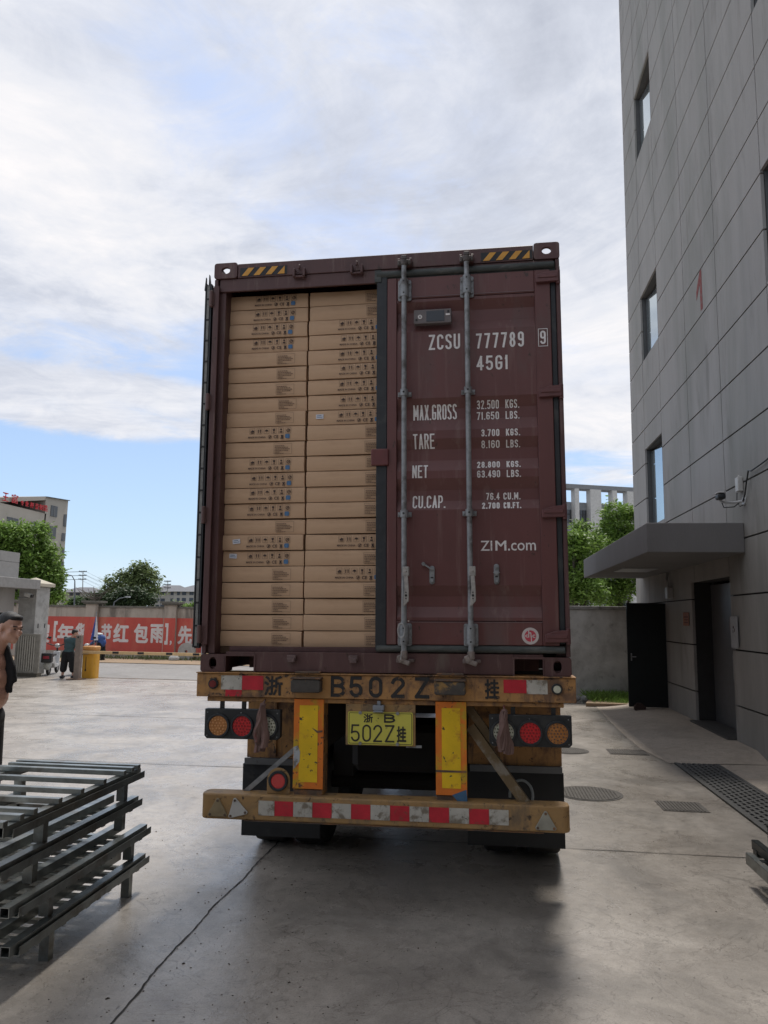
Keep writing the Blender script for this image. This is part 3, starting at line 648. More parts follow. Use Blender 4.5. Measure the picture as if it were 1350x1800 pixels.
def tree(label, x, y, z0, blobs, n, size, m, seed, trunk_r=.16, name='tree', group=None):
    t = thing(name, label, 'tree', (x, y, z0), group=group)
    bl = [(c[0]-x, c[1]-y, c[2]-z0, *c[3:]) for c in blobs]
    leaf_crown(bl, n, size, seed).build('crown', m, t)
    b = MB(); top = max(bb[2] for bb in bl); cz = sum(bb[2] for bb in bl)/len(bl); rnd = random.Random(seed+1)
    b.tube([(0, 0, -.1), (.05, .02, cz*.4), (.0, .05, cz*.8), (.05, 0, cz)], [trunk_r, trunk_r*.8, trunk_r*.6, trunk_r*.4])
    for bb in bl:
        s0 = Vector((0, 0, cz*rnd.uniform(.45, .8))); e = Vector(bb[:3]); mid = (s0+e)/2+Vector((0, 0, -.1*e.length+.1))
        b.tube([s0, mid, e], [trunk_r*.45, trunk_r*.3, trunk_r*.1], n=6)
    b.build('trunk', M('bark', (.06, .05, .04), .9, var=.3), t, smooth=True); return t
leaf_a = M('leaf_bright', (.17, .275, .055), .55, var=.25, scale=.8, island=.45, trans=.35)
leaf_b = M('leaf_mid', (.062, .115, .032), .55, var=.3, scale=.5, island=.45, trans=.3)
leaf_c = M('leaf_grey', (.17, .22, .09), .6, var=.3, scale=.4, island=.45, trans=.3)
leaf_d = M('leaf_dark', (.045, .075, .03), .6, var=.3, scale=.3, island=.4, trans=.2)
def blobs_px(lst, Y, dep=1.0):
    out = []
    for (px, py, r, dy) in lst:
        p = at(px, py, Y+dy); rr = r*(Y+dy)/F_PX; out.append((p.x, p.y, p.z, rr, rr*dep, rr*.85))
    return out
Y = 24
bl = blobs_px([(1012, 960, 26, 0), (1018, 1000, 34, .3), (1040, 960, 22, 1), (1000, 1035, 30, 0), (1035, 1040, 30, 0), (990, 1000, 26, 1), (1020, 930, 14, .5), (960, 990, 40, 1), (1008, 948, 16, -.2)], Y)
p = at(1010, 1090, Y); tree('bright green tree rising behind the boundary wall next to the container', p.x, Y, -.1, bl, 15000, .085, leaf_a, 21, group='trees behind the boundary wall')
Y = 27
bl = blobs_px([(1085, 905, 26, 0), (1105, 930, 34, 0), (1070, 935, 28, .5), (1060, 965, 34, 0), (1095, 980, 40, 0), (1118, 905, 20, 0), (1075, 1010, 40, 0), (1115, 1025, 40, 0), (1065, 1045, 30, 0), (1140, 960, 40, 1)], Y)
p = at(1090, 1090, Y); tree('taller green tree rising behind the boundary wall next to the grey canopy', p.x, Y, -.1, bl, 20000, .085, leaf_a, 22, group='trees behind the boundary wall')
# office building with open roof frame behind them
pl, pr = at(940, 847, 55), at(1165, 870, 58.5)
ax = (pr-pl); ax.z = 0; LEN = ax.length; ang = math.atan2(ax.y, ax.x); zt = pl.z
t = thing('office_block', 'pale office block with grey window bands and open rooftop frame behind the trees', 'building', (pl.x, pl.y, 0), (0, 0, ang))
b = MB(); b.box(0, LEN, .0, .9, zt-.32, zt)
b.build('roof_beam', M('beam_grey', (.22, .225, .235), .8), t)
b = MB(); px_ = 996; 
def lx(px): 
    q = at(px, 900, 56); 
    # intersect viewing ray with the facade line
    d = Vector((q.x, q.y)); a = Vector((pl.x, pl.y)); u = Vector((ax.x, ax.y)).normalized()
    det = d.x*(-u.y)+u.x*d.y; s_ = (a.x*(-u.y)+u.x*a.y)/det; h = d*s_-a; return h.dot(u)
pil = [(950, 962), (1011, 1018), (1038, 1057), (1077, 1085), (1103, 1120), (1140, 1150)]
for a0, a1 in pil: b.box(lx(a0), lx(a1), -.05, .6, 0, zt-.32)
b.build('pillar', M('pillar_white', (.55, .54, .53), .8), t)
b = MB(); b.box(0, LEN, .6, 12, 0, zt-1.22); b.build('wall', M('office_grey', (.26, .275, .30), .8), t)
for a0, a1 in ((965, 1010), (1019, 1037), (1058, 1076), (1086, 1102)):
    for zz in (zt-2.75, zt-5.4, zt-9.0):
        b = MB(); b.box(lx(a0)+.05, lx(a1)-.05, .56, .595, zz, zz+.95); o = b.build('window', M('office_glass', (.09, .10, .115), .2), t)
        b = MB()
        for k in range(4):
            xx = lx(a0)+.05+(lx(a1)-lx(a0)-.1)*k/3; b.box(xx-.03, xx+.03, .52, .555, zz, zz+.95)
        b.box(lx(a0)+.08, lx(a1)-.08, .525, .553, zz+.6, zz+.65); b.build('frame', frame_dk, o)

# ---------------------------------------------------------------- container
TL = Vector((-.668286, 5.05589, 1.484383)); TR_ = Euler((-.000136, -.011305, -.016191))
TM = Matrix.Translation(TL)@TR_.to_matrix().to_4x4()
con = thing('shipping_container', 'dark maroon high cube shipping container with its left door open on a yellow trailer', 'shipping container', TL, TR_)
W2 = 1.219; HT = 2.896; LN = 12.19
def corner(x0, x1, z0, z1, y0, y1, hole, topopen=False):
    b = MB(); b.ring(rrect(x0, x1, z0, z1, .018, 3), [(hole[0]+hole[2]*c[0], hole[1]+hole[3]*c[1]) for c in [(math.cos(2*PI*i/16+PI/4*0+PI/16), math.sin(2*PI*i/16+PI/16)) for i in range(16)]], y0, y0+.028)
    zt_, zb_ = z1-.003, z0+.003
    b.box(x0+.003, x0+.028, y0+.029, y1, zb_, zt_); b.box(x1-.028, x1-.003, y0+.029, y1, zb_, zt_)
    if topopen: b.box(x0+.029, x1-.029, y0+.03, y1, zb_, zb_+.03)
    else: b.box(x0+.029, x1-.029, y0+.03, y1, zb_, zb_+.03); b.box(x0+.029, x1-.029, y0+.03, y1, zt_-.03, zt_); b.box(x0+.029, x1-.029, y1-.03, y1, zb_+.03, zt_-.03)
    return b
for sx in (-1, 1):
    x0, x1 = (-W2, -W2+.172) if sx < 0 else (W2-.172, W2)
    corner(x0, x1, HT-.118, HT, -.012, .15, ((x0+x1)/2-.01*sx*0, HT-.058, .032, .025), True).build('corner_casting', maroon_d, con, bevel=.002)
    corner(x0, x1, 0, .118, -.012, .15, ((x0+x1)/2-(.0 if sx < 0 else -.0), .058, .026, .040)).build('corner_casting', maroon_d, con, bevel=.002)
    # rear corner posts
    b = MB(); a, c = (-W2+.003, -W2+.03) if sx < 0 else (W2-.03, W2-.003)
    b.box(a, c, -.004, .14, .12, HT-.12)
    if sx < 0: b.box(-W2+.033, -W2+.085, .02, .14, .12, HT-.12)
    else: b.box(W2-.085, W2-.033, .045, .14, .12, HT-.12)
    b.build('corner_post', maroon_d, con, bevel=.003)
# hinge-pin bar on left post front
b = MB(); b.box(-W2+.004, -W2+.046, -.022, -.006, .18, 2.72); b.build('hinge_bar', maroon_d, con, bevel=.003)
# header and sill
b = MB(); b.box(-W2+.175, W2-.175, -.006, .13, HT-.118, HT-.012); b.box(-W2+.04, W2-.04, .004, .024, HT-.213, HT-.119); b.build('header', maroon_d, con, bevel=.003)
b = MB()
for x0, x1 in ((-.845, .862),): b.box(x0, x1, -.006, .13, .005, .135)
b.box(-1.045, -.846, -.006, .13, .105, .134); b.box(.863, 1.045, -.006, .13, .105, .134)
b.box(-1.045, 1.045, .06, .13, .136, .166); b.build('sill', maroon_d, con, bevel=.002)
b = MB(); 
for x0, x1 in ((-1.043, -.848), (.865, 1.043)):
    b.box(x0, x1, .5, .52, 0, .1); b.box(x0-.012, x0, -.012, .06, .0, .118); b.box(x1, x1+.012, -.012, .06, .0, .118); b.box(x0-.012, x1+.012, -.0125, .03, .106, .1195)
b.build('fork_pocket', maroon_d, con)
# lugs on header and sill
for x in (-.585, -.172):
    b = MB(); b.box(x-.045, x-.028, -.04, -.006, HT-.145, HT-.085); b.box(x+.028, x+.045, -.04, -.006, HT-.145, HT-.085); b.box(x-.045, x+.045, -.03, -.006, HT-.150, HT-.135); b.cyl((x, -.03, HT-.09), (x, -.03, HT-.06), .009)
    b.build('rod_keeper', maroon_d, con, bevel=.003)
    b = MB(); b.box(x-.03, x+.03, -.035, -.006, .085, .118); b.box(x-.02, x+.025, -.05, -.02, .07, .10); b.build('rod_keeper', M('worn_keeper', (.13, .085, .08), .7, var=.4, scale=40), con, bevel=.004)
for x in (.168, .594):
    b = MB(); b.box(x-.05, x-.03, -.055, -.006, HT-.12, HT-.07); b.box(x+.03, x+.05, -.055, -.006, HT-.12, HT-.07); b.box(x-.05, x+.05, -.05, -.006, HT-.126, HT-.108); b.build('rod_keeper', maroon_d, con, bevel=.004)
    b = MB(); b.box(x-.055, x-.022, -.05, -.006, .075, .105); b.box(x+.022, x+.06, -.05, -.006, .08, .10); b.build('rod_keeper', M('worn_keeper2', (.16, .12, .11), .7, var=.4, scale=40), con, bevel=.004)
# hazard stripes
hz_b = M('hazard_black', (.02, .021, .024), .6, var=.2); hz_y = M('hazard_yellow', (.62, .30, .04), .5, var=.15, scale=20)
for x0 in (-1.025, .692):
    b = MB(); b.box(x0, x0+.345, -.0085, -.0065, HT-.108, HT-.046); b.build('hazard_label', hz_b, con)
    b = MB()
    for k in range(4):
        a = x0+.012+k*.088; w_ = .044
        if k == 3: b.prism([(a, HT-.106), (a+.052, HT-.106), (a+.052, HT-.048)], -.0105, -.009)
        else: b.prism([(a, HT-.106), (a+w_, HT-.106), (a+w_+.048, HT-.048), (a+.048, HT-.048)], -.0105, -.009)
    b.build('hazard_stripe', hz_y, con)
# side walls, roof, floor, front wall, underside beams
def corr_side(sx):
    b = MB(); P = []; yv = .14
    while yv < LN-.15:
        P += [(0, yv), (0, yv+.07), (.036, yv+.14), (.036, yv+.21)]; yv += .278
    vs = []; 
    for d, yv in P: x = sx*(W2-.004-d); vs += [(x, yv, .16), (x, yv, HT-.06)]
    b.add(vs, [(2*i, 2*i+2, 2*i+3, 2*i+1) for i in range(len(P)-1)]); 
    b.box(sx*W2 if sx < 0 else W2-.06, -W2+.06 if sx < 0 else W2, .15, LN, .0, .16)
    b.box(sx*W2 if sx < 0 else W2-.06, -W2+.06 if sx < 0 else W2, .15, LN, HT-.07, HT-.01)
    b.build('side_wall', maroon, con)
corr_side(-1); corr_side(1)
b = MB(); b.box(-W2+.06, W2-.06, .13, LN, HT-.05, HT-.02); b.build('roof', maroon, con)
b = MB(); b.box(-W2+.06, W2-.06, .131, LN, .12, .165)
b.build('floor', M('plywood', (.12, .07, .04), .8), con)
b = MB()
yv = .6
while yv < LN-.4: b.box(-W2+.06, W2-.06, yv, yv+.05, .012, .12); yv += .34
b.box(-W2+.06, W2-.06, LN-.05, LN, .0, HT-.02); b.build('underframe', M('under_maroon', (.03, .016, .015), .8), con)

# right door leaf
rd = MB()
bands = [(2.54, 0), (2.52, 0), (2.455, 1), (2.375, 1), (2.305, 0), (1.835, 0), (1.765, 1), (1.69, 1), (1.61, 0), (1.553, 0), (1.485, 1), (1.41, 1), (1.335, 0), (1.283, 0), (1.207, 1), (1.135, 1), (1.072, 0), (.572, 0), (.503, 1), (.435, 1), (.366, 0), (.345, 0)]
DEP = .034; YD = -.010
def prof_y(z):
    if z >= bands[0][0] or z <= bands[-1][0]: return YD
    for i in range(len(bands)-1):
        (z1, d1), (z0, d0) = bands[i], bands[i+1]
        if z0 <= z <= z1:
            t_ = (z1-z)/(z1-z0) if z1 > z0 else 0; return YD+DEP*(d1+(d0-d1)*t_)
    return YD
xa, xb = .112, 1.046
vs = []
for z, d in bands: vs += [(xa, YD+DEP*d, z), (xb, YD+DEP*d, z)]
rd.add(vs, [(2*i, 2*i+1, 2*i+3, 2*i+2) for i in range(len(bands)-1)])
# closing side faces of each recess and back sheet
for x in (xa, xb): rd.add([(x, YD, bands[0][0])]+[(x, YD+DEP*d, z) for z, d in bands]+[(x, YD, bands[-1][0])], [tuple(range(len(bands)+2))])
rd.box(xa, xb, .028, .034, bands[-1][0], bands[0][0])
dleaf = rd.build('door', maroon, con)
b = MB(); b.box(.045, .111, YD-.008, .03, .19, 2.70); b.box(1.047, 1.150, YD-.006, .03, .19, 2.70); b.box(.112, 1.046, YD-.004, .03, 2.545, 2.70); b.box(.112, 1.046, YD-.004, .03, .19, .34)
b.build('door_frame', maroon, dleaf, bevel=.004)
b = MB(); b.box(.11, 1.048, YD-.0065, YD-.0045, .333, .337); b.box(.112, 1.046, YD-.007, YD-.0045, 2.553, 2.558); b.build('weld_seam', M('seam', (.16, .10, .10), .6), dleaf)
b = MB(); b.prism([(-.030, .15), (.043, .17), (.043, 2.72), (-.030, 2.74)], -.012, .035)
b.build('gasket', rubber, dleaf, bevel=.004)
b = MB(); b.box(1.151, 1.187, -.006, .03, .2, 2.70); b.build('gasket', rubber, dleaf, bevel=.004)
b = MB(); b.cyl((-.03, -.004, 2.735), (1.18, -.004, 2.735), .024, n=10); b.box(-.03, 1.185, -.0, .03, 2.702, 2.755); b.box(-.045, .0, -.02, .03, 2.68, 2.765); b.build('gasket', rubber_g, dleaf, smooth=True)
b = MB(); b.cyl((-.02, -.004, .165), (1.18, -.004, .165), .022, n=10); b.box(-.025, 1.185, .0, .03, .142, .188); b.build('gasket', rubber_g, dleaf, smooth=True)
b = MB(); b.box(-.062, .058, -.035, -.014, 1.375, 1.49); b.build('lock_plate', M('cover_plate', (.13, .035, .035), .5, var=.25, scale=10), dleaf, bevel=.008, seg=2)
# hinges
for zc_ in (2.64, 1.845, 1.045, .25):
    b = MB(); b.prism([(1.058, zc_-.040), (1.058, zc_+.012), (1.13, zc_+.034), (1.205, zc_+.040), (1.205, zc_-.036)], -.045, -.017); b.box(1.07, 1.195, -.052, -.0455, zc_-.012, zc_+.012)
    b.cyl((1.203, -.022, zc_-.05), (1.203, -.022, zc_+.05), .015, n=12); b.build('hinge', M('hinge_paint', (.12, .045, .045), .5, var=.25, scale=14), dleaf, bevel=.004)
b = MB(); b.box(1.193, 1.217, -.016, -.0045, .19, 2.72); b.build('hinge_bar', maroon_d, con, bevel=.003)
# locking rods
for xr, hx in ((.167, 1), (.594, 1)):
    b = MB(); b.cyl((xr, -.075, .12), (xr, -.075, 2.78), .0175, n=16); rod = b.build('locking_rod', galv, dleaf, smooth=True)
    b = MB(); b.box(xr-.028, xr+.03, -.09, -.055, 2.775, 2.80); b.box(xr-.018, xr+.02, -.095, -.045, 2.80, 2.83); b.cyl((xr, -.075, 2.76), (xr, -.075, 2.80), .026, n=10); b.box(xr-.045, xr-.025, -.085, -.06, 2.76, 2.80); b.box(xr+.027, xr+.045, -.085, -.06, 2.765, 2.80)
    b.build('cam', M('cam_iron', (.10, .085, .08), .7, .2, var=.3, scale=40), rod, bevel=.005)
    b = MB(); b.cyl((xr, -.075, .10), (xr, -.075, .155), .024, n=10); b.obox((xr+.005, -.08, .085), (.07, .04, .03), Matrix.Rotation(.35, 3, 'Y')); b.obox((xr-.02, -.085, .105), (.035, .04, .05), Matrix.Rotation(-.5, 3, 'Y')); b.build('cam', M('cam_iron_low', (.24, .20, .18), .7, .2, var=.35, scale=40), rod, bevel=.006)
    for (zc_, hh) in ((2.60, .075), (.255, .072)):
        b = MB(); b.prism(rrect(xr-.046, xr+.046, zc_-hh, zc_+hh, .012), -.031, -.020); b.cyl((xr, -.068, zc_-hh*.85), (xr, -.068, zc_+hh*.85), .029, n=16); b.box(xr-.027, xr+.027, -.065, -.03, zc_-hh*.85, zc_+hh*.85)
        for dx in (-.033, .033):
            for dz in (-.045, .045): b.cyl((xr+dx, -.042, zc_+dz), (xr+dx, -.03, zc_+dz), .009, n=8)
        b.build('rod_guide', galv, dleaf, bevel=.002)
        b = MB()
        for dz in (-.042, .042): b.cyl((xr, -.0985, zc_+dz), (xr, -.09, zc_+dz), .006, n=8)
        b.build('bolt_hole', black_s, dleaf)
    for zc_ in (1.86, 1.04):
        b = MB(); b.box(xr-.046, xr+.046, -.032, -.018, zc_-.016, zc_+.016); b.cyl((xr, -.072, zc_-.024), (xr, -.072, zc_+.024), .026, n=16); b.box(xr-.024, xr+.024, -.07, -.03, zc_-.022, zc_+.022)
        for dx in (-.036, .036): b.cyl((xr+dx, -.042, zc_), (xr+dx, -.03, zc_), .009, n=8)
        b.build('rod_guide', galv, dleaf, bevel=.002)
        b = MB(); b.cyl((xr, -.099, zc_), (xr, -.09, zc_), .007, n=8); b.build('bolt_hole', black_s, dleaf)
    # handle hanging along the rod
    b = MB(); b.box(xr-.004, xr+.036, -.118, -.06, .63, .69); b.cyl((xr+.016, -.125, .66), (xr+.016, -.115, .66), .007)
    b.prism([(xr+.004, .63), (xr+.030, .63), (xr+.036, .54), (xr+.036, .47), (xr+.006, .435), (xr-.004, .44), (xr+.008, .55)], -.118, -.102)
    b.build('handle', M('handle_steel', (.36, .34, .32), .55, .3, var=.3, scale=40), rod, bevel=.003)
    b = MB()
    for z_ in (.525, .505, .485): b.cyl((xr+.018, -.121, z_), (xr+.018, -.1185, z_), .0045 if z_ != .505 else .008, n=8)
    b.build('rivet', black_s, rod)
# wire seal on the left rod
b = MB(); b.tube([(.165, -.115, .60), (.160, -.12, .45), (.155, -.12, .33)], .003, n=5)
for k in range(2): b.tube([(.155+.022*math.sin(2*PI*i/14), -.122, .285+.045*math.cos(2*PI*i/14)-k*.004) for i in range(15)], .004, n=5)
b.tube([(.155, -.122, .24), (.16, -.122, .16), (.15, -.12, .10)], .003, n=5); b.build('wire_seal', M('wire_pale', (.42, .42, .42), .5, .5), dleaf)
# handle retainers on panel
def retainer(x, z0, z1, arm):
    b = MB(); b.prism(rrect(x-.017, x+.017, z0, z1, .016), -.022, YD-.001); b.cyl((x, -.034, z1-.022), (x, -.02, z1-.022), .011, n=10); b.cyl((x, -.036, z0+.022), (x, -.02, z0+.022), .013, n=10)
    if arm: b.bar((x-.004, -.034, z1-.022), (x-.052, -.034, z1+.01), .012, .018, up=(0, 1, 0)); b.cyl((x-.055, -.045, z1+.012), (x-.055, -.02, z1+.012), .013, n=10)
    else: b.prism([(x-.024, (z0+z1)/2+.012), (x, (z0+z1)/2+.02), (x+.024, (z0+z1)/2+.012), (x, (z0+z1)/2-.012)], -.04, -.023)
    b.build('handle_retainer', galv, dleaf, bevel=.003)
    b = MB(); b.box(x-.009, x+.009, -.0385 if False else -.0235, -.0222, (z0+z1)/2-.02, (z0+z1)/2-.012); b.build('slot', black_s, dleaf)
retainer(.345, .58, .70, True); retainer(.762, .578, .71, False)
# telematics unit
u = MB(); u.prism(rrect(.232, .488, 2.345, 2.445, .006, 2), -.055, YD); un = u.build('tracking_unit', M('unit_case', (.13, .11, .11), .45, var=.12, scale=30), dleaf, bevel=.004)
b = MB(); b.box(.318, .440, -.058, -.0555, 2.358, 2.432); b.build('screen', M('solar_glass', (.018, .025, .035), .15), un)
b = MB(); b.prism(circ(.275, 2.393, .0145, 18), -.0585, -.0555); b.prism(rrect(.449, .479, 2.396, 2.408, .005), -.0585, -.0555); b.build('badge', white_p, un)
b = MB(); b.prism(circ(.251, 2.372, .008, 12), -.0585, -.0555); b.prism(circ(.467, 2.424, .008, 12), -.0585, -.0555); [b.obox((.275+dx_, -.0589, 2.393+dz_), (.005, .0006, .005), Matrix.Rotation(.78, 3, 'Y')) for dx_, dz_ in ((0, 0), (.005, .005), (-.005, .005), (.005, -.005), (-.005, -.005))]; b.build('screw', black_s, un)
# lettering, draped over the pressed panel
def cut_text(s, x0, x1, z0, z1, tw, gap=.3):
    b = MB(); stroke(b, s, x0, x1, z0, z1, tw, gap=gap, mp=lambda u, v, e: (u, -e, v))
    me = bpy.data.meshes.new('lettering'); me.from_pydata(b.v, [], b.f); me.materials.append(white_p)
    bm = bmesh.new(); bm.from_mesh(me)
    for z, d in bands:
        if z0-.01 < z < z1+.01: bmesh.ops.bisect_plane(bm, geom=bm.verts[:]+bm.edges[:]+bm.faces[:], plane_co=(0, 0, z), plane_no=(0, 0, 1))
    for v in bm.verts: v.co.y = v.co.y+(prof_y(v.co.z) if v.co.x < 1.046 else YD-.0075)-.0018
    bmesh.ops.recalc_face_normals(bm, faces=bm.faces); bm.to_mesh(me); bm.free()
    o = bpy.data.objects.new('lettering', me); COL.objects.link(o); o.parent = dleaf; return o
for a in [('ZCSU', .330, .543, 2.171, 2.279, .014), ('777789', .650, .969, 2.166, 2.272, .014, .42), ('45G1', .652, .861, 2.013, 2.114, .014, .35),
          ('MAX.GROSS', .220, .515, 1.690, 1.793, .0105, .22), ('32.500', .649, .796, 1.754, 1.809, .0072), ('KGS.', .839, .930, 1.755, 1.809, .0072), ('71.650', .648, .796, 1.680, 1.734, .0078), ('LBS.', .839, .930, 1.680, 1.734, .0078),
          ('TARE', .220, .365, 1.490, 1.588, .0105, .22), ('3.700', .677, .796, 1.558, 1.606, .0082), ('KGS.', .839, .930, 1.558, 1.606, .0082), ('8.160', .676, .796, 1.485, 1.533, .0070), ('LBS.', .839, .930, 1.485, 1.533, .0070),
          ('NET', .215, .320, 1.287, 1.377, .0105, .22), ('28.800', .646, .796, 1.347, 1.393, .0085), ('KGS.', .839, .930, 1.347, 1.393, .0085), ('63.490', .646, .796, 1.280, 1.328, .0075), ('LBS.', .839, .930, 1.280, 1.328, .0075),
          ('CU.CAP.', .215, .434, 1.084, 1.172, .0105, .22), ('76.4', .702, .790, 1.136, 1.183, .0072), ('CU.M.', .815, .925, 1.136, 1.183, .0078), ('2.700', .675, .790, 1.073, 1.117, .0088), ('CU.FT.', .815, .927, 1.073, 1.117, .0088)]:
    cut_text(*a)
b = MB(); text(b, 'ZI', .662, .737, .797, .862, YD-.0018, .006); text(b, 'M', .757, .825, .797, .862, YD-.0019, .0); text(b, 'M', .760, .828, .797, .862, YD-.0023, .0); text(b, '.com', .838, 1.016, .796, .847, YD-.0018, .006); b.build('lettering', white_p, dleaf)
b = MB(); stroke(b, '9', 1.076, 1.113, 2.175, 2.268, .0125, YD-.0085)
for r_ in ((1.063, 1.126, 2.159, 2.163), (1.063, 1.126, 2.279, 2.283), (1.063, 1.067, 2.163, 2.279), (1.122, 1.126, 2.163, 2.279)): b.box(r_[0], r_[1], YD-.009, YD-.0075, r_[2], r_[3])
b.build('lettering', white_p, dleaf)
# round inspection label
b = MB(); b.prism(circ(.968, .251, .053, 36), YD-.007, YD-.0045); lab = b.build('round_label', M('label_cream', (.55, .50, .48), .5), dleaf)
b = MB(); b.prism(circ(.968, .251, .036, 30), YD-.0085, YD-.0075); b.build('emblem', M('label_red', (.52, .06, .09), .5), lab)
b = MB(); text(b, 'c', .936, .955, .242, .260, YD-.0095, .02); text(b, 'h', .955, .975, .242, .290, YD-.0095, .02); b.box(.971, .977, YD-.0098, YD-.0088, .215, .252); text(b, 'c', .980, .999, .240, .260, YD-.0095, .02); b.build('lettering', M('label_cream2', (.6, .56, .54), .5), lab)

# left door, folded back against the side wall
b = MB(); b.box(-1.276, -1.240, .03, 1.20, .17, 2.74); ld = b.build('door', maroon, con, bevel=.002)
b = MB(); b.box(-1.286, -1.277, .0, 1.2, .16, 2.755); b.box(-1.246, -1.236, -.006, .03, .155, 2.745); b.box(-1.276, -1.247, .012, .03, .155, 2.735); b.build('gasket', rubber, ld)
b = MB(); b.prism([(-1.292, 2.70), (-1.279, 2.70), (-1.283, 2.80)], -.004, .02); b.prism([(-1.262, 2.72), (-1.245, 2.72), (-1.259, 2.82)], -.004, .02); b.build('gasket', rubber, ld)
b = MB(); b.box(-1.270, -1.251, -.004, .011, .17, 2.735); b.build('edge_strip', M('edge_grey', (.20, .20, .19), .6, .3, var=.3, scale=20), ld)
b = MB()
for k in range(16): z_ = .30+k*.155; b.box(-1.272, -1.249, -.007, -.0035, z_, z_+.012)
b.build('rivet', black_s, ld)
for x in (.25, .75):
    b = MB(); b.cyl((-1.30, x, .1), (-1.30, x, 2.8), .0175); b.build('locking_rod', galv, ld, smooth=True)
for zc_ in (2.62, 1.86, 1.06, .25):
    b = MB(); b.box(-1.246, -1.206, -.03, .03, zc_-.05, zc_+.05); b.cyl((-1.226, -.034, zc_-.06), (-1.226, -.034, zc_+.06), .015); b.build('hinge', M('hinge_paint2', (.11, .06, .055), .6, var=.3), ld, bevel=.004)

# ---------------------------------------------------------------- cartons
def carton_mesh(seed, wd):
    rnd = random.Random(seed); b = MB(); nx, nz = 14, 4; H = .1048; V = []; hb = 0
    a1, a2, a3 = rnd.uniform(-.004, .004), rnd.uniform(-.004, .003), rnd.uniform(-.0048, .0012)
    pl_, pr_ = rnd.uniform(0, .006), rnd.uniform(0, .006)
    for j in range(nz+1):
        for i in range(nx+1):
            u_, v_ = i/nx, j/nz; e = (2*v_-1)
            y = .006*math.sin(PI*u_)*a1/.004*.4-.003*(1-e*e)*rnd.uniform(.6, 1)+.004*abs(e)**6+.004*(abs(2*u_-1)**14)
            z = H*v_+(a3*math.sin(PI*u_) if j == nz else (-a3*.3*math.sin(PI*u_) if j == 0 else 0))-(pr_*.5 if (j == nz and i == nx) else 0)
            V.append((wd*u_+(.002 if i == 0 and 0 < j < nz else 0)*0, y, z))
    n = nx+1; Fc = [(j*n+i, j*n+i+1, (j+1)*n+i+1, (j+1)*n+i) for j in range(nz) for i in range(nx)]
    o = len(V); V += [(0, .9, 0), (wd, .9, 0), (wd, .9, H), (0, .9, H)]
    Fc += [tuple([o, o+1]+[i for i in range(nx, -1, -1)]), tuple([nz*n+i for i in range(nx+1)]+[o+2, o+3]), tuple([j*n for j in range(nz+1)]+[o+3, o]), tuple([j*n+nx for j in range(nz, -1, -1)]+[o+1, o+2]), (o+1, o, o+3, o+2)]
    b.add(V, Fc); return b
cm = []
for k in range(7):
    o = carton_mesh(40+k, .606).build('cardboard_carton', carton, smooth=True); cm.append(o.data); bpy.data.objects.remove(o)
yp = -.0022
def sym_print(x):
    b = MB()
    for k in range(6):
        a = x+k*.0525; z0, z1 = .052, .094; q = .0011
        b.box(a, a+.038, yp, yp+.001, z0, z0+q); b.box(a, a+.038, yp, yp+.001, z1-q, z1); b.box(a, a+q, yp, yp+.001, z0+q, z1-q); b.box(a+.038-q, a+.038, yp, yp+.001, z0+q, z1-q)
        c = a+.019; P = lambda pts: b.prism([(c+u_, z0+v_) for u_, v_ in pts], yp, yp+.001)
        if k == 0: P([(-.012, .014), (.013, .014), (.013, .022), (.002, .030), (-.002, .024), (-.012, .020)]); P([(-.011, .006), (.011, .006), (.011, .010), (-.011, .010)])
        if k == 1:
            for s_ in (-.008, .008): P([(s_-.0022, .008), (s_+.0022, .008), (s_+.0022, .024), (s_-.0022, .024)]); P([(s_-.005, .024), (s_+.005, .024), (s_, .034)])
        if k == 2: P([(-.013, .018), (.013, .018), (.010, .026), (0, .031), (-.010, .026)]); P([(-.001, .008), (.001, .008), (.001, .018), (-.001, .018)])
        if k == 3: P([(-.009, .033), (.009, .033), (.006, .02), (.001, .016), (-.001, .016), (-.006, .02)]); P([(-.001, .009), (.001, .009), (.001, .016), (-.001, .016)]); P([(-.007, .006), (.007, .006), (.007, .009), (-.007, .009)])
        if k == 4: P(circ(0, .028, .0065, 10)); P([(-.009, .006), (.009, .006), (.009, .015), (-.009, .015)])
        if k == 5: b.ring(circ(c, z0+.020, .013, 14), circ(c, z0+.020, .009, 14), yp, yp+.001); P([(-.002, .016), (.012, .026), (.010, .03), (-.004, .02)])
    text(b, 'MADE IN CHINA', x-.010, x+.118, .021, .034, yp, .02)
    b.ring(circ(x+.148, .028, .013, 14), circ(x+.148, .028, .0105, 14), yp, yp+.001); b.prism([(x+.142, .02), (x+.15, .02), (x+.156, .036), (x+.148, .034)], yp, yp+.001)
    text(b, 'CE', x+.176, x+.210, .017, .039, yp, .02)
    b.prism([(x+.226, .039), (x+.248, .039), (x+.241, .028), (x+.248, .020), (x+.226, .020), (x+.233, .028)], yp, yp+.001); b.box(x+.226, x+.248, yp, yp+.001, .013, .017)
    b.prism(rrect(x+.260, x+.292, .016, .046, .006), yp, yp+.001, m=1); return b
def txt_print(x):
    b = MB(); w_, z0, z1, q = .132, .016, .090, .0012
    b.box(x, x+w_, yp, yp+.001, z0, z0+q); b.box(x, x+w_, yp, yp+.001, z1-q, z1); b.box(x, x+q, yp, yp+.001, z0+q, z1-q); b.box(x+w_-q, x+w_, yp, yp+.001, z0+q, z1-q)
    rnd = random.Random(5)
    for k, ln in enumerate((.5, .82, .95, .78, .3, .55)):
        z = z1-.014-k*.0112; xx = x+.007
        while xx < x+.007+(w_-.014)*ln: ww = rnd.uniform(.004, .014); b.box(xx, min(xx+ww, x+w_-.007), yp, yp+.001, z-.0042, z); xx += ww+.0028
    return b
def pm(b, mats): o = b.build('print', mats); me = o.data; bpy.data.objects.remove(o); return me
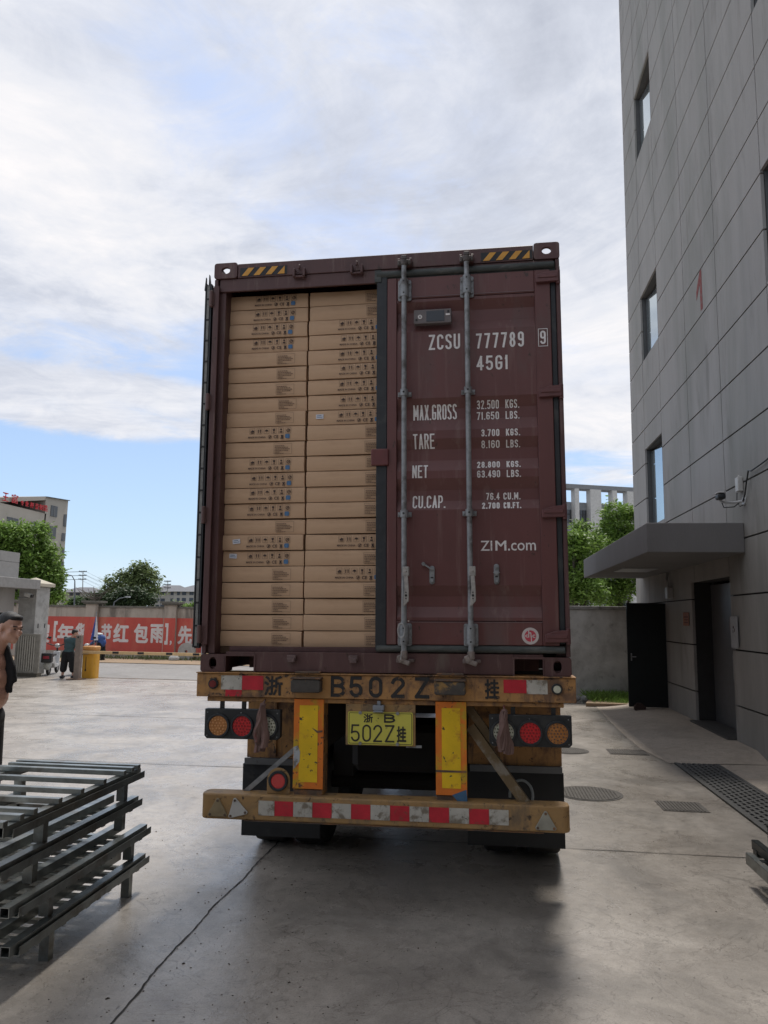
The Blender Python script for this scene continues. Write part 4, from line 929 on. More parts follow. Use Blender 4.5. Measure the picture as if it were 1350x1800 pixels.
symL, symR = pm(sym_print(.214), [ink, blue_ink]), pm(sym_print(.228), [ink, blue_ink])
txL, txR = pm(txt_print(.392), [ink_s]), pm(txt_print(.415), [ink_s])
b = MB(); b.box(0, .054, yp-.0005, yp+.001, 0, .032); b.box(.008, .040, yp-.0012, yp-.0006, .020, .024, 1); b.box(.012, .048, yp-.0012, yp-.0006, .009, .013, 1); b.box(.006, .014, yp-.0012, yp-.0006, .010, .013, 1)
stk = pm(b, [paper, blue_ink]); stk.name = 'sticker'
LT = 'SSSSTTTTTSTSSSSTSSTTTTT'; RT = 'TTSSSSSSSTTTTTTTSTSTTTT'
ordn = ['topmost', 'second', 'third', 'fourth', 'fifth', 'sixth', 'seventh', 'eighth', 'ninth', 'tenth', 'eleventh', 'twelfth', 'thirteenth', 'fourteenth', 'fifteenth', 'sixteenth', 'seventeenth', 'eighteenth', 'nineteenth', 'twentieth', 'twenty-first', 'twenty-second', 'bottom']
rnd = random.Random(12)
for side, types, xb0 in (('left', LT, -1.163), ('right', RT, -.541)):
    for k, ty in enumerate(types):
        zb = 2.700-(k+1)*.11015+.0
        dx = rnd.uniform(-.004, .004); dy = rnd.uniform(-.014, .012); rz = rnd.uniform(-.012, .012)
        wpos = TM@Vector((xb0+dx, .12+dy, zb))
        o = bpy.data.objects.new('cardboard_carton', rnd.choice(cm)); COL.objects.link(o); o.location = wpos; o.rotation_euler = Euler((TR_.x, TR_.y+rnd.uniform(-.0036, .0036), TR_.z+rz))
        kind = ('with handling symbols' if ty == 'S' else 'with small framed text')
        st = {('left', 16): ' and white sticker', ('left', 17): ' and white sticker', ('right', 8): ' and white sticker'}.get((side, k), '')
        lb = f'brown carton {kind}{st}, {ordn[k]} of the {side} stack' if k in (0, 22) else f'brown carton {kind}{st}, {ordn[k]} from top of the {side} stack'
        tag(o, lb, 'carton', 'cartons stacked in the container')
        me = (symL if side == 'left' else symR) if ty == 'S' else (txL if side == 'left' else txR)
        c = bpy.data.objects.new('print', me); COL.objects.link(c); c.parent = o; c.location = (rnd.uniform(-.009, .009), -.006, rnd.uniform(-.005, .002))
        if st:
            c = bpy.data.objects.new('sticker', stk); COL.objects.link(c); c.parent = o
            c.location, c.rotation_euler = {('left', 16): ((.108, -.006, .040), (0, -.12, 0)), ('left', 17): ((.072, -.006, .055), (0, .06, 0)), ('right', 8): ((.060, -.006, .042), (0, -.02, 0))}[(side, k)]

# ---------------------------------------------------------------- trailer
GZ = 1.484
base = TM@Vector((0, 0, -GZ))
tr = thing('semi_trailer', 'worn yellow container semi trailer with red and white reflective strips carrying the maroon container', 'trailer', base, TR_)
def part(b, name, m, parent=None, **kw):
    """shapes are given in the container frame (z=0 at the deck); trailer origin is on the ground below"""
    if parent is None:
        return b.build(name, m, tr, loc=(0, 0, GZ), **kw)
    return b.build(name, m, parent, **kw)
b = MB(); b.box(-1.232, 1.240, -.030, .10, -.160, -.008); b.box(-1.236, 1.244, -.045, .16, -.0075, .0); b.box(-1.165, 1.165, -.004, .12, -.192, -.162)
beam = part(b, 'rear_beam', tyel, bevel=.004)
for x in (-.47, .46):
    b = MB(); b.box(x-.085, x+.085, -.046, .02, .001, .014); part(b, 'twist_lock_plate', rust, beam, bevel=.003)
    b = MB(); b.prism(rrect(x-.098, x+.098, -.118, -.036, .012, 2), -.105, -.031); part(b, 'bump_stop', [M('buffer', (.06, .052, .045), .7, var=.4, scale=16, bump=.002, dirt=(.28, .16, .05), dscale=11, dlo=.56, dhi=.64)], beam, bevel=.006)
    b = MB(); b.box(x-.10, x+.10, -.108, -.03, -.033, -.022); part(b, 'stop_cover', rust, beam, bevel=.003)
def onb(nm, x0, x1, z0, z1, m, y=-.033, parent=beam):
    b = MB(); b.box(x0, x1, y, y+.002, z0, z1); return part(b, nm, m, parent)
onb('reflective_strip', -1.062, -.918, -.112, -.020, refl_wht); onb('reflective_strip', -.917, -.772, -.112, -.020, refl_red); onb('reflective_strip', -1.03, -.918, -.155, -.113, refl_red)
onb('reflective_strip', .794, .936, -.104, -.022, refl_red); onb('reflective_strip', .937, 1.066, -.108, -.022, refl_wht)
b = MB(); text(b, '浙', -.765, -.640, -.146, -.018, -.033, .035); part(b, 'lettering', stencil, beam)
for ch, x0, x1 in (('B', -.318, -.219), ('5', -.193, -.108), ('0', -.066, .022), ('2', .078, .168), ('Z', .232, .326)):
    b = MB(); stroke(b, ch, x0, x1, -.147, -.014, .022, -.033); part(b, 'lettering', stencil, beam)
b = MB(); text(b, '挂', .676, .768, -.143, -.020, -.033, .035); part(b, 'lettering', stencil, beam)
def marker(x, m):
    b = MB(); b.cyl((x, -.05, -.075), (x, -.03, -.075), .034, n=24); hb_ = part(b, 'marker_lamp', blackp, beam, bevel=.003)
    b = MB(); b.cyl((x, -.056, -.075), (x, -.049, -.075), .023, n=20); part(b, 'lens', m, hb_, smooth=True)
marker(-1.112, M('dim_red_lens', (.16, .02, .02), .3)); marker(1.123, lens_clr)
b = MB()
for k in range(9):
    x = random.choice([-1, 1])*random.uniform(.1, 1.2)
    if x>0: continue
    b.cyl((x, -.034, -.15), (x, -.03, -.15), .006, n=8)
part(b, 'bolt', rust, beam)
# main posts with reflective plates
for sx, x0, x1, zb in ((-1, -.562, -.366, -.742), (1, .364, .556, -.750)):
    b = MB(); b.box(x0, x1, .0, .12, zb-.03, -.163); p_ = part(b, 'rear_post', tyel, bevel=.004)
    b = MB(); b.box(x0-.001, x1+.002, -.022, -.014, zb+.012, -.166); q = part(b, 'reflective_plate', refl_org, p_, bevel=.002)
    b = MB(); b.box(x0+.038, x1-.036, -.0245, -.0225, zb+.055, -.205); part(b, 'yellow_panel', refl_yel, q)
    if sx > 0:
        b = MB(); b.box(x0-.001, x1, -.0275, -.0248, -.598, -.586); part(b, 'dent_strip', rust, q)
        b = MB(); b.prism([(x0+.10, -.735), (x0+.19, -.70), (x0+.196, -.78), (x0+.185, -.815), (x0+.12, -.80), (x0+.13, -.765)], -.0262, -.0248); part(b, 'paint_splash', blue_pt, q)
    else:
        b = MB(); b.prism([(x0+.002, -.47), (x0+.03, -.46), (x0+.045, -.50), (x0+.042, -.56), (x0+.02, -.59), (x0+.003, -.61)], -.0262, -.0248); part(b, 'peeled_patch', M('peel_white', (.40, .42, .44), .6, dirt=(.2, .18, .16), dscale=30), q)
        b = MB(); b.prism([(x0+.12, -.345), (x0+.16, -.365), (x0+.192, -.36), (x0+.192, -.372), (x0+.155, -.378)], -.0262, -.0248); part(b, 'scratch', rust, q)
    b = MB(); b.box(x0+.005, x1-.005, -.008, .11, zb-.028, zb+.006); part(b, 'post_foot', rust, p_)
# lamp clusters
def cluster(x0, x1, cxs, mats, cellm, zc_=-.345, trapez=False):
    b = MB(); c = .018
    b.prism([(x0+c, -.430), (x1-c if not trapez else x1, -.430), (x1, -.430+c), (x1, -.238), (x0, -.238), (x0, -.430+c)], -.03, .02); pn = part(b, 'lamp_cluster', blackp, bevel=.003)
    b = MB()
    for (dx, dz) in ((.02, -.26), (.02, -.41), (.25, -.26), (.25, -.41), (x1-x0-.02, -.26), (x1-x0-.02, -.41)): b.cyl((x0+dx, -.034, dz), (x0+dx, -.03, dz), .004, n=8)
    part(b, 'screw', galv, pn)
    for cx_, m, cm_ in zip(cxs, mats, cellm):
        b = MB(); b.ring(circ(cx_, zc_, .078, 32), circ(cx_, zc_, .064, 32), -.045, -.031); hs = part(b, 'lamp', rubber, pn, bevel=.002)
        b = MB(); b.prism(circ(cx_, zc_, .0635, 32), -.038, -.031); part(b, 'lens', m, hs)
        b = MB()
        for rr, nn_ in ((0, 1), (.020, 6), (.040, 12), (.0555, 16)):
            for k in range(nn_):
                a = 2*PI*k/nn_; u_, v_ = cx_+rr*math.cos(a), zc_+rr*math.sin(a); s_ = .0062 if rr < .05 else .0045
                b.prism(circ(u_, v_, s_, 6), -.0405, -.0385)
        part(b, 'led_cell', cm_, hs)
    return pn
amb2 = M('led_amber', (.62, .30, .12), .15); clr2 = M('led_clear_dark', (.10, .10, .07), .2)
pn = cluster(-1.168, -.652, (-1.071, -.908, -.743), (lens_amb, lens_red, lens_clr), (amb2, lens_rdk, clr2))
cluster(.700, 1.208, (.789, .953, 1.120), (lens_clr, lens_red, lens_amb), (clr2, lens_rdk, lens_cell))
for x in (-1.06, -.91, .85, 1.10):
    b = MB(); b.box(x-.014, x+.014, -.005, .01, -.237, -.193); part(b, 'lamp_bracket', black_s)
# number plate
b = MB(); b.box(-.222, .232, .0, .012, -.452, -.161); pb = part(b, 'plate_holder', tyel_b, bevel=.003)
b = MB(); b.prism(rrect(-.206, .216, -.446, -.240, .010), -.008, -.001); pp = part(b, 'number_plate', plate_y, pb)
b = MB(); b.ring(rrect(-.200, .210, -.440, -.246, .008), rrect(-.197, .207, -.437, -.249, .007), -.0095, -.0085)
text(b, '浙', -.104, -.042, -.308, -.252, -.0095, .04); text(b, '.', -.012, -.004, -.284, -.276, -.0095, .02); stroke(b, 'B', .030, .102, -.306, -.252, .011, -.0095)
for ch, x0, x1 in (('5', -.186, -.128), ('0', -.112, -.054), ('2', -.040, .018), ('Z', .036, .098)): stroke(b, ch, x0, x1, -.428, -.320, .011, -.0095)
text(b, '挂', .112, .174, -.426, -.326, -.0095, .035); part(b, 'plate_lettering', stencil if False else M('plate_black', (.03, .028, .02), .6), pp)
b = MB()
for x, z in ((-.125, -.246), (.118, -.246), (-.125, -.438), (.118, -.438)): b.cyl((x, -.016, z), (x, -.008, z), .011, n=10)
part(b, 'bolt', galv, pp)
b = MB(); b.box(-.038, .034, -.05, .0, -.225, -.195); b.prism([(-.038, -.238), (.034, -.238), (.026, -.226), (-.030, -.226)], -.055, -.005); b.box(-.012, .010, -.03, 0, -.195, -.168); part(b, 'plate_lamp', M('lamp_grey', (.23, .25, .28), .4), pb, bevel=.003)
b = MB(); b.box(.17, .27, .013, .02, -.462, -.446); part(b, 'bracket_strip', galv, pb)
# underrun bumper
prof_b = []
b = MB(); b.prism(rrect(-1.165, 1.180, -.062, .085, .05, 5), -.928, -.770, mp=lambda u_, v_, w_: (u_, v_, w_)); bp_ = part(b, 'bumper', tyel_b, bevel=.010, seg=2)
b = MB(); b.box(-.87, 1.02, -.066, .03, -.932, -.9285); part(b, 'bumper_lip', rust, bp_)
xs_ = [-.775, -.668, -.536, -.412, -.290, -.170, -.048, .073, .198, .320, .444, .563, .680, .852]
cl_ = ['w', 'r', 'w', 'r', 'w', 'r', 'w', 'r', 'w', 'r', 'w', 'r', 'w']
xs_ = [-.775, -.668, -.545, -.420, -.294, -.170, -.046, .078, .200, .322, .447, .570, .692, .812]
for i in range(13):
    b = MB(); b.box(xs_[i]+.001, xs_[i+1]-.001, -.0655, -.063, -.893, -.803); part(b, 'reflective_strip', refl_wht if cl_[i] == 'w' else refl_red, bp_)
def tri(cx_, cz, s, rot, m):
    pts = []
    for k in range(3):
        a = PI/2+rot+2*PI*k/3
        for da in (-.10, .10): pts.append((cx_+s*math.cos(a+da), cz+s*math.sin(a+da)))
    b = MB(); b.prism(pts, -.073, -.0645); o = part(b, 'reflector_triangle', m, bp_, bevel=.002)
    for k in range(3):
        b = MB(); a = PI/2+rot+2*PI*k/3; b.cyl((cx_+s*.8*math.cos(a), -.078, cz+s*.8*math.sin(a)), (cx_+s*.8*math.cos(a), -.072, cz+s*.8*math.sin(a)), .008, n=8); part(b, 'bolt', rust, o)
tri(-1.045, -.868, .072, .0, M('tri_tan', (.27, .21, .12), .5, var=.25, scale=12)); tri(-.915, -.862, .072, .25, M('tri_pale', (.48, .47, .44), .5, var=.15, scale=12)); tri(1.033, -.870, .070, .0, M('tri_grey', (.30, .29, .24), .5, var=.25, scale=12))
# round stop lamp on bracket
b = MB(); pts = [(-.737, -.768), (-.583, -.768)]+[(-.66+.077*math.cos(R(a)), -.683+.077*math.sin(R(a))) for a in range(0, 181, 15)]; b.prism(pts, -.012, -.004); br_ = part(b, 'lamp_bracket', tyel_b, bevel=.002)
b = MB(); b.ring(circ(-.659, -.686, .064, 32), circ(-.659, -.686, .047, 32), -.035, -.013); hs = part(b, 'stop_lamp', rubber, br_, bevel=.003)
b = MB(); b.prism(circ(-.659, -.686, .0465, 32), -.028, -.013); part(b, 'lens', lens_red, hs)
b = MB()
for rr, nn_ in ((0, 1), (.012, 6), (.024, 12), (.036, 18)):
    for k in range(nn_): a = 2*PI*k/nn_+rr*40; b.prism(circ(-.659+rr*math.cos(a), -.686+rr*math.sin(a), .0032, 5), -.0295, -.0283)
part(b, 'led_cell', M('led_hot', (.85, .20, .18), .2), hs)
# struts
b = MB(); b.bar((-.565, .06, -.49), (-.93, .06, -.80), .03, .032, up=(0, 1, 0)); part(b, 'strut', galv)
b = MB(); b.bar((.58, .10, -.33), (.93, .05, -.80), .06, .075, up=(0, 1, 0)); b.bar((.56, .12, -.20), (.74, .12, -.45), .05, .075, up=(0, 1, 0)); part(b, 'strut', M('strut_brown', (.14, .095, .045), .7, var=.3, dirt=(.22, .19, .15), dscale=8))
b = MB(); b.tube([(.90+.075*math.cos(R(a)), .30, -.79+.095*math.sin(R(a))) for a in range(-20, 200, 15)], .009, n=6); part(b, 'hose', M('hose_grey', (.25, .27, .27), .6))
# fenders, mud flaps
for sx, x0, x1, zt_, zb_ in ((-1, -1.075, -.53, -.66, -1.205), (1, .565, 1.19, -.665, -1.20)):
    b = MB(); b.box(x0 if sx < 0 else x0-.02, x1, .60, .63, -.655, -.20); b.box(x0+.2, x0+.225, .585, .60, -.64, -.2); fd = part(b, 'fender', tyel, bevel=.003)
    b = MB(); b.box(x0-.01, x1, .575, .60, -.70, -.656); b.cyl((x0+.08, .57, -.68), (x0+.08, .58, -.68), .008); part(b, 'fender_rail', M('rail_grey', (.16, .165, .17), .5, .3), fd)
    b = MB(); b.box(x0-.03, x1+.01, .605, .62, zb_, -.70)
    for k in range(3):
        for j in range(3): b.box(x0+.02+k*.03, x0+.03+k*.03, .60, .6045, -.78-j*.03, -.775-j*.03)
    part(b, 'mud_flap', rubber if sx < 0 else M('flap_black', (.011, .012, .013), .6), bevel=.003)
# chassis rails, cross members, axles and wheels
b = MB(); b.box(-.52, -.40, .121, 11.5, -.52, -.01); b.box(.40, .52, .121, 11.5, -.52, -.01)
part(b, 'chassis_rail', chassis_m)
for yv in (.9, 1.7, 2.5, 3.3, 4.1, 5.5, 7, 8.5, 10):
    for q_ in ((-1.1, -.521, -.16, -.02), (.521, 1.1, -.16, -.02), (-.399, .399, -.35, -.05)):
        b = MB(); b.box(q_[0], q_[1], yv, yv+.1, q_[2], q_[3]); part(b, 'cross_member', chassis_m)
for yv in (1.55, 2.86, 4.17):
    b = MB(); b.cyl((-.95, yv, -.975), (.95, yv, -.975), .07, n=12); b.box(-.56, -.40, yv-.3, yv+.3, -.89, -.52); b.box(.40, .56, yv-.3, yv+.3, -.89, -.52); part(b, 'axle', chassis_m)
    for x in (-1.09, -.76, .76, 1.09):
        b = MB(); b.cyl((x-.13, yv, -.975), (x+.13, yv, -.975), .50, n=36); wh = part(b, 'wheel', M('tyre', (.018, .018, .018), .85, bump=.004, bscale=30), bevel=.03, seg=3)
        b = MB(); b.cyl((x-.132, yv, -.975), (x+.132, yv, -.975), .28, n=24); part(b, 'rim', M('rim', (.15, .15, .15), .5, .4), wh)
b = MB(); b.box(-.36, .36, .95, 1.5, -.80, -.45); part(b, 'air_tank', chassis_m, bevel=.05)
b = MB()
for x in (-.8, .8): b.box(x-.07, x+.07, 8.2, 8.35, -1.47, -.52); b.box(x-.15, x+.15, 8.15, 8.4, -1.484, -1.46)
part(b, 'landing_leg', chassis_m)
# tractor unit ahead of the trailer
tk_ = TM@Vector((0, 12.6, -GZ)); tk = thing('tractor_unit', 'dark truck tractor unit hidden ahead of the container', 'truck', tk_, TR_)
b = MB(); b.box(-1.2, 1.2, .0, 2.2, .9, 3.3); b.build('cab', M('cab', (.05, .05, .06), .4), tk, bevel=.1, seg=3)
b = MB(); b.box(-.5, .5, -3.2, .1, .7, 1.0); b.build('frame', chassis_m, tk)
for x in (-1.0, 1.0):
    for yv in (-2.2, 1.2): b = MB(); b.cyl((x-.15, yv, .5), (x+.15, yv, .5), .5, n=28); b.build('wheel', MATS['tyre'], tk)

# rags hanging over the lamp clusters
def rag(label, x, zt_, zb_, seed):
    rnd = random.Random(seed); b = MB()
    for k in range(9):
        a = rnd.uniform(-.012, .012); e = rnd.uniform(-.034, .036); zz = zb_+rnd.uniform(0, .07)*(1 if k % 3 else .2); pts = []
        for i in range(9):
            t_ = i/8; sw = .006*math.sin(t_*9+k); pts.append((x+a+(e-a)*min(1, t_*1.4)**1.5+sw, -.062-.010*(k % 3)-.006*math.sin(t_*5+k), zt_+(zz-zt_)*t_))
        wd = rnd.uniform(.012, .02); n = len(pts); V = []
        for i, p in enumerate(pts):
            ww = wd*(.5+.8*min(1, i/3))*(1-.25*i/8); V += [(p[0]-ww, p[1]+.006*math.sin(i+k), p[2]), (p[0], p[1]-.009, p[2]), (p[0]+ww, p[1]+.005, p[2]), (p[0], p[1]+.006, p[2])]
        Fc = [(4*i+j, 4*i+(j+1) % 4, 4*i+4+(j+1) % 4, 4*i+4+j) for i in range(n-1) for j in range(4)]; b.add(V, Fc)
    b.ball((x, -.05, zt_), (.022, .02, .016), seg=8, rings=6)
    b.cyl((x, -.05, zt_), (x, -.0, zt_+.03), .006)
    o = b.build('rag', rag_m, smooth=True, loc=TL, rot=TR_); return tag(o, label, 'rag', 'faded rags tied at the lamps')
rag('faded brown and red rag hanging over the left lamp cluster', -.765, -.205, -.505, 3)
rag('faded brown rag hanging over the clear lamp of the right cluster', .795, -.215, -.475, 8)

# ---------------------------------------------------------------- stacked steel frames
random.seed(9)
def frame_stack(name_label, x0, x1, y0, y1, z, slats, flip, top, legz, dx=0):
    t = thing('steel_frame', name_label, 'steel frame', ((x0+x1)/2+dx, (y0+y1)/2, z-.25 if z > .3 else 0), group='steel frames stacked at the left')
    ox, oy, oz = (x0+x1)/2, (y0+y1)/2, t.location.z
    def bx_(b, a, c, d, e, f_, h): b.box(a-ox, c-ox, d-oy, e-oy, f_-oz, h-oz)
    s = .05; th = .004
    def tube_y(b, xc, ya, yb, zt_):   # hollow open-ended square tube
        bx_(b, xc-s/2, xc-s/2+th, ya, yb, zt_-s, zt_); bx_(b, xc+s/2-th, xc+s/2, ya, yb, zt_-s, zt_); bx_(b, xc-s/2+th, xc+s/2-th, ya, yb, zt_-th, zt_-.0002); bx_(b, xc-s/2+th, xc+s/2-th, ya, yb, zt_-s+.0002, zt_-s+th)
    for xc in (x1-s/2, x0+s/2, (x0+x1)/2, x1-.20) if not top else (x1-s/2, x0+s/2): 
        b = MB(); tube_y(b, xc, y0, y1, z); b.build('rail', steel_tube, t)
    b = MB(); bx_(b, x1+.012, x1+.016, y0+.06, y1+.03, z-.065, z-.022); bx_(b, x1-.03, x1+.012, y0+.06, y1+.03, z-.065, z-.061) 
    b.build('channel', steel_tube, t)
    zt_ = z+(.026 if not flip else -s-.001)
    for ys in slats:
        b = MB(); sh = .030 if top else .022
        bx_(b, x0-.02 , x1+.015, ys-.02, ys+.02, zt_-sh+(.008 if top else 0), zt_+(.008 if top else 0)); b.build('slat', steel_tube, t, bevel=.002)
    for xl in (x1-.06, x0+.06):
        for yl in (y0+.44, y1-.14):
            b = MB(); bx_(b, xl-.025, xl+.03, yl-.03, yl+.02, legz, z-s-.0008); b.build('leg', steel_tube, t)
    return t
ysl = [5.16, 5.07, 4.95, 4.68, 4.41, 4.17, 3.93, 3.81, 3.67]
frame_stack('topmost steel frame of the left stack with its slats uppermost', -3.19, -2.335, 3.68, 5.22, .80, ysl, False, True, .616, dx=0)
frame_stack('second steel frame from the top of the left stack', -3.22, -2.345, 3.62, 5.23, .615, [5.1, 4.98, 4.85, 4.72, 4.6, 4.47, 4.35, 4.22, 4.1, 3.97, 3.85, 3.72], True, False, .426)
frame_stack('third steel frame from the top of the left stack', -3.20, -2.285, 3.70, 5.26, .425, [5.14, 5.01, 4.88, 4.75, 4.62, 4.49, 4.36, 4.23, 4.1, 3.96, 3.82], True, False, .236)
frame_stack('lowest steel frame of the left stack standing on the concrete', -3.20, -2.285, 3.73, 5.26, .235, [5.12, 4.99, 4.86, 4.73, 4.6, 4.47, 4.34, 4.21, 4.08, 3.96, 3.85], True, False, .0)
# dark frame at right
t = thing('dark_steel_frame', 'dark oiled steel frame with a capped stub post at the right edge', 'steel frame', (2.3, 5.9, 0))
def wb(b, x0, x1, y0, y1, z0, z1): b.box(x0-2.3, x1-2.3, y0-5.9, y1-5.9, z0, z1)
b = MB(); wb(b, 1.865, 1.915, 4.6, 6.10, .135, .215); wb(b, 2.6, 2.65, 4.6, 6.1, .135, .215); b.build('rail', steel_tube, t, bevel=.003)
b = MB(); wb(b, 1.93, 2.62, 6.06, 6.14, .19, .235); wb(b, 1.90, 2.64, 5.86, 5.92, .17, .22); b.build('channel', steel_dk, t, bevel=.003)
b = MB(); wb(b, 1.935, 1.985, 4.7, 6.18, .218, .285); b.build('top_rail', steel_dk, t, bevel=.003)
b = MB(); b.cyl((2.06-2.3, .18, .2), (2.06-2.3, .18, .40), .042, n=20); b.cyl((2.06-2.3, .18, .40), (2.06-2.3, .18, .412), .05, n=20); b.build('stub_post', steel_dk, t, smooth=True)
for (x, y) in ((2.0, 5.75), (2.55, 5.75), (2.0, 4.8), (2.55, 4.8)): b = MB(); wb(b, x-.025, x+.025, y-.025, y+.025, 0, .15); b.build('leg', steel_tube, t)

# ---------------------------------------------------------------- people
def baked(mb, name, m, parent, voxel=.012, smooth=4):
    o = mb.build('tmp', m); md = o.modifiers.new('r', 'REMESH'); md.mode = 'VOXEL'; md.voxel_size = voxel; md.use_smooth_shade = True
    s_ = o.modifiers.new('s', 'SMOOTH'); s_.iterations = smooth; s_.factor = .5
    dg = bpy.context.evaluated_depsgraph_get(); dg.update(); me = bpy.data.meshes.new_from_object(o.evaluated_get(dg)); bpy.data.objects.remove(o)
    me.name = name; me.materials.clear(); me.materials.append(m); n = bpy.data.objects.new(name, me); COL.objects.link(n); n.parent = parent; return n
def limb(b, pts, rs):
    for i in range(len(pts)-1):
        b.cyl(pts[i], pts[i+1], rs[i], rs[i+1], n=14)
    for p, r_ in zip(pts, rs): b.ball(p, r_)
def hand(b, w_, d, side, s=1.):
    """palm and five curled fingers from the wrist w_ in direction d"""
    w_, d, side = Vector(w_), Vector(d).normalized(), Vector(side).normalized(); n = d.cross(side).normalized()
    b.ball(w_+d*.045*s, (.024*s, .042*s, .042*s), Matrix((n, side, d)).transposed())
    for k, (ln, o_) in enumerate(((.065, -.028), (.075, -.009), (.07, .010), (.055, .028))):
        p0 = w_+d*.08*s+side*o_*s; p1 = p0+d*ln*.5*s+n*.008*s; p2 = p1+(d*.6+n*.8).normalized()*ln*.5*s; limb(b, [p0, p1, p2], [.0095*s, .009*s, .0075*s])
    p0 = w_+d*.03*s-side*.03*s; limb(b, [p0, p0+(d-side*.9).normalized()*.035*s, p0+(d-side*.3).normalized()*.065*s], [.013*s, .011*s, .009*s])
def head(b, c, fwd, up, s=1.):
    fwd = Vector(fwd).normalized(); up = Vector(up).normalized(); sd_ = fwd.cross(up).normalized(); up = sd_.cross(fwd); Rm = Matrix((sd_, fwd, up)).transposed()
    P = lambda x, y, z: Vector(c)+Rm@Vector((x*s, y*s, z*s))
    def e(x, y, z, a, b_, c_): b.ball(P(x, y, z), (a*s, b_*s, c_*s), Rm, seg=18, rings=12)
    e(0, -.015, .035, .075, .095, .082); e(0, .03, -.035, .058, .062, .07); e(0, .062, -.088, .030, .028, .024); e(0, .02, -.070, .058, .058, .040); e(0, .055, -.045, .050, .035, .035)
    e(0, .062, .018, .056, .030, .016); e(0, .096, -.022, .011, .018, .028); e(0, .106, -.038, .016, .014, .010)
    e(0, .088, -.065, .024, .013, .006); e(0, .087, -.075, .021, .012, .006)
    for sx in (-1, 1):
        e(sx*.045, .06, -.025, .018, .02, .02); e(sx*.076, -.010, -.010, .010, .020, .032)
    return P, Rm
def hair(b, P, Rm, s=1., thick=1.06):
    b.ball(P(0, -.028, .052), (.080*s*thick, .084*s*thick, .068*s*thick), Rm, seg=18, rings=12); b.ball(P(0, -.068, .01), (.070*s, .050*s, .065*s), Rm)
    b.ball(P(0, .034, .082), (.060*s, .040*s, .030*s), Rm)
# bare-chested man at the left edge
mx, my = -4.13, 6.2
pm_ = thing('person', 'bare chested person in profile with a black shirt pulled open at the left edge', 'person', (mx, my, 0))
b = MB(); hc = Vector((.115, 0, 1.715)); P, Rm = head(b, hc, (1, -.32, -.20), (.18, 0, 1), 1.12)
limb(b, [(.06, 0, 1.66), (.02, .0, 1.56), (-.02, 0, 1.50)], [.058, .064, .085])
b.ball((-.03, 0, 1.40), (.125, .20, .13)); b.ball((-.01, 0, 1.28), (.125, .17, .15)); b.ball((-.01, 0, 1.14), (.13, .155, .13)); b.ball((-.05, 0, .98), (.12, .165, .12))
limb(b, [(-.08, -.19, 1.44), (-.17, -.25, 1.15), (-.16, -.25, .90)], [.058, .043, .032]); hand(b, (-.16, -.25, .90), (.1, 0, -1), (0, 1, 0))
limb(b, [(-.08, .19, 1.44), (-.17, .26, 1.15), (-.16, .26, .90)], [.058, .043, .032]); hand(b, (-.16, .26, .90), (.1, 0, -1), (0, -1, 0))
limb(b, [(-.07, -.1, .9), (-.04, -.11, .5), (-.06, -.11, .08)], [.09, .06, .042]); limb(b, [(-.07, .1, .9), (-.03, .11, .5), (-.02, .11, .08)], [.09, .06, .042])
baked(b, 'body', skin_m, pm_, .009, 2)
b = MB(); hair(b, P, Rm, 1.12, 1.03); baked(b, 'hair', hair_m, pm_, .008, 1)
b = MB(); b.ball((-.06, 0, .96), (.15, .20, .14)); limb(b, [(-.07, -.1, .93), (-.04, -.11, .5), (-.06, -.11, .12)], [.115, .085, .07]); limb(b, [(-.07, .1, .93), (-.03, .11, .5), (-.02, .11, .12)], [.115, .085, .07]); baked(b, 'trousers', cloth_blk, pm_, .014)
b = MB()
for sy in (-1, 1): limb(b, [(-.05, sy*.06, 1.53), (-.08, sy*.17, 1.49), (-.12, sy*.23, 1.38)], [.05, .075, .07])
b.ball((-.12, 0, 1.44), (.09, .2, .12)); b.ball((-.14, 0, 1.3), (.06, .18, .2)); baked(b, 'shirt', cloth_blk, pm_, .012)
b = MB()
for k, (xa_, xb_, zt_, zb_) in enumerate(((.09, .10, 1.56, 1.16), (.10, .125, 1.54, 1.20), (.105, .150, 1.53, 1.23), (.11, .175, 1.50, 1.27), (.10, .165, 1.45, 1.30), (.09, .14, 1.40, 1.18))):
    limb(b, [(xa_-.02, .03+.012*(k % 2), zt_), ((xa_+xb_)/2, .035, (zt_+zb_)/2), (xb_-.01, .03+.015*(k % 2), zb_)], [.018, .026, .020])
baked(b, 'shirt_tail', cloth_blk, pm_, .010, 3)
b = MB(); b.ball((0, -.11, .05), (.13, .05, .05)); b.ball((.05, .11, .05), (.13, .05, .05)); b.build('shoe', cloth_blk, pm_, smooth=True)
b = MB()
for sx in (-1, 1):
    b.ball(P(sx*.030, .0835, .004), (.012, .007, .005))
b.build('eye', ink, pm_)
b = MB()
for sx in (-1, 1): b.bar(P(sx*.014, .087, .024), P(sx*.044, .074, .024), .008, .009)
b.build('eyebrow', hair_m, pm_)

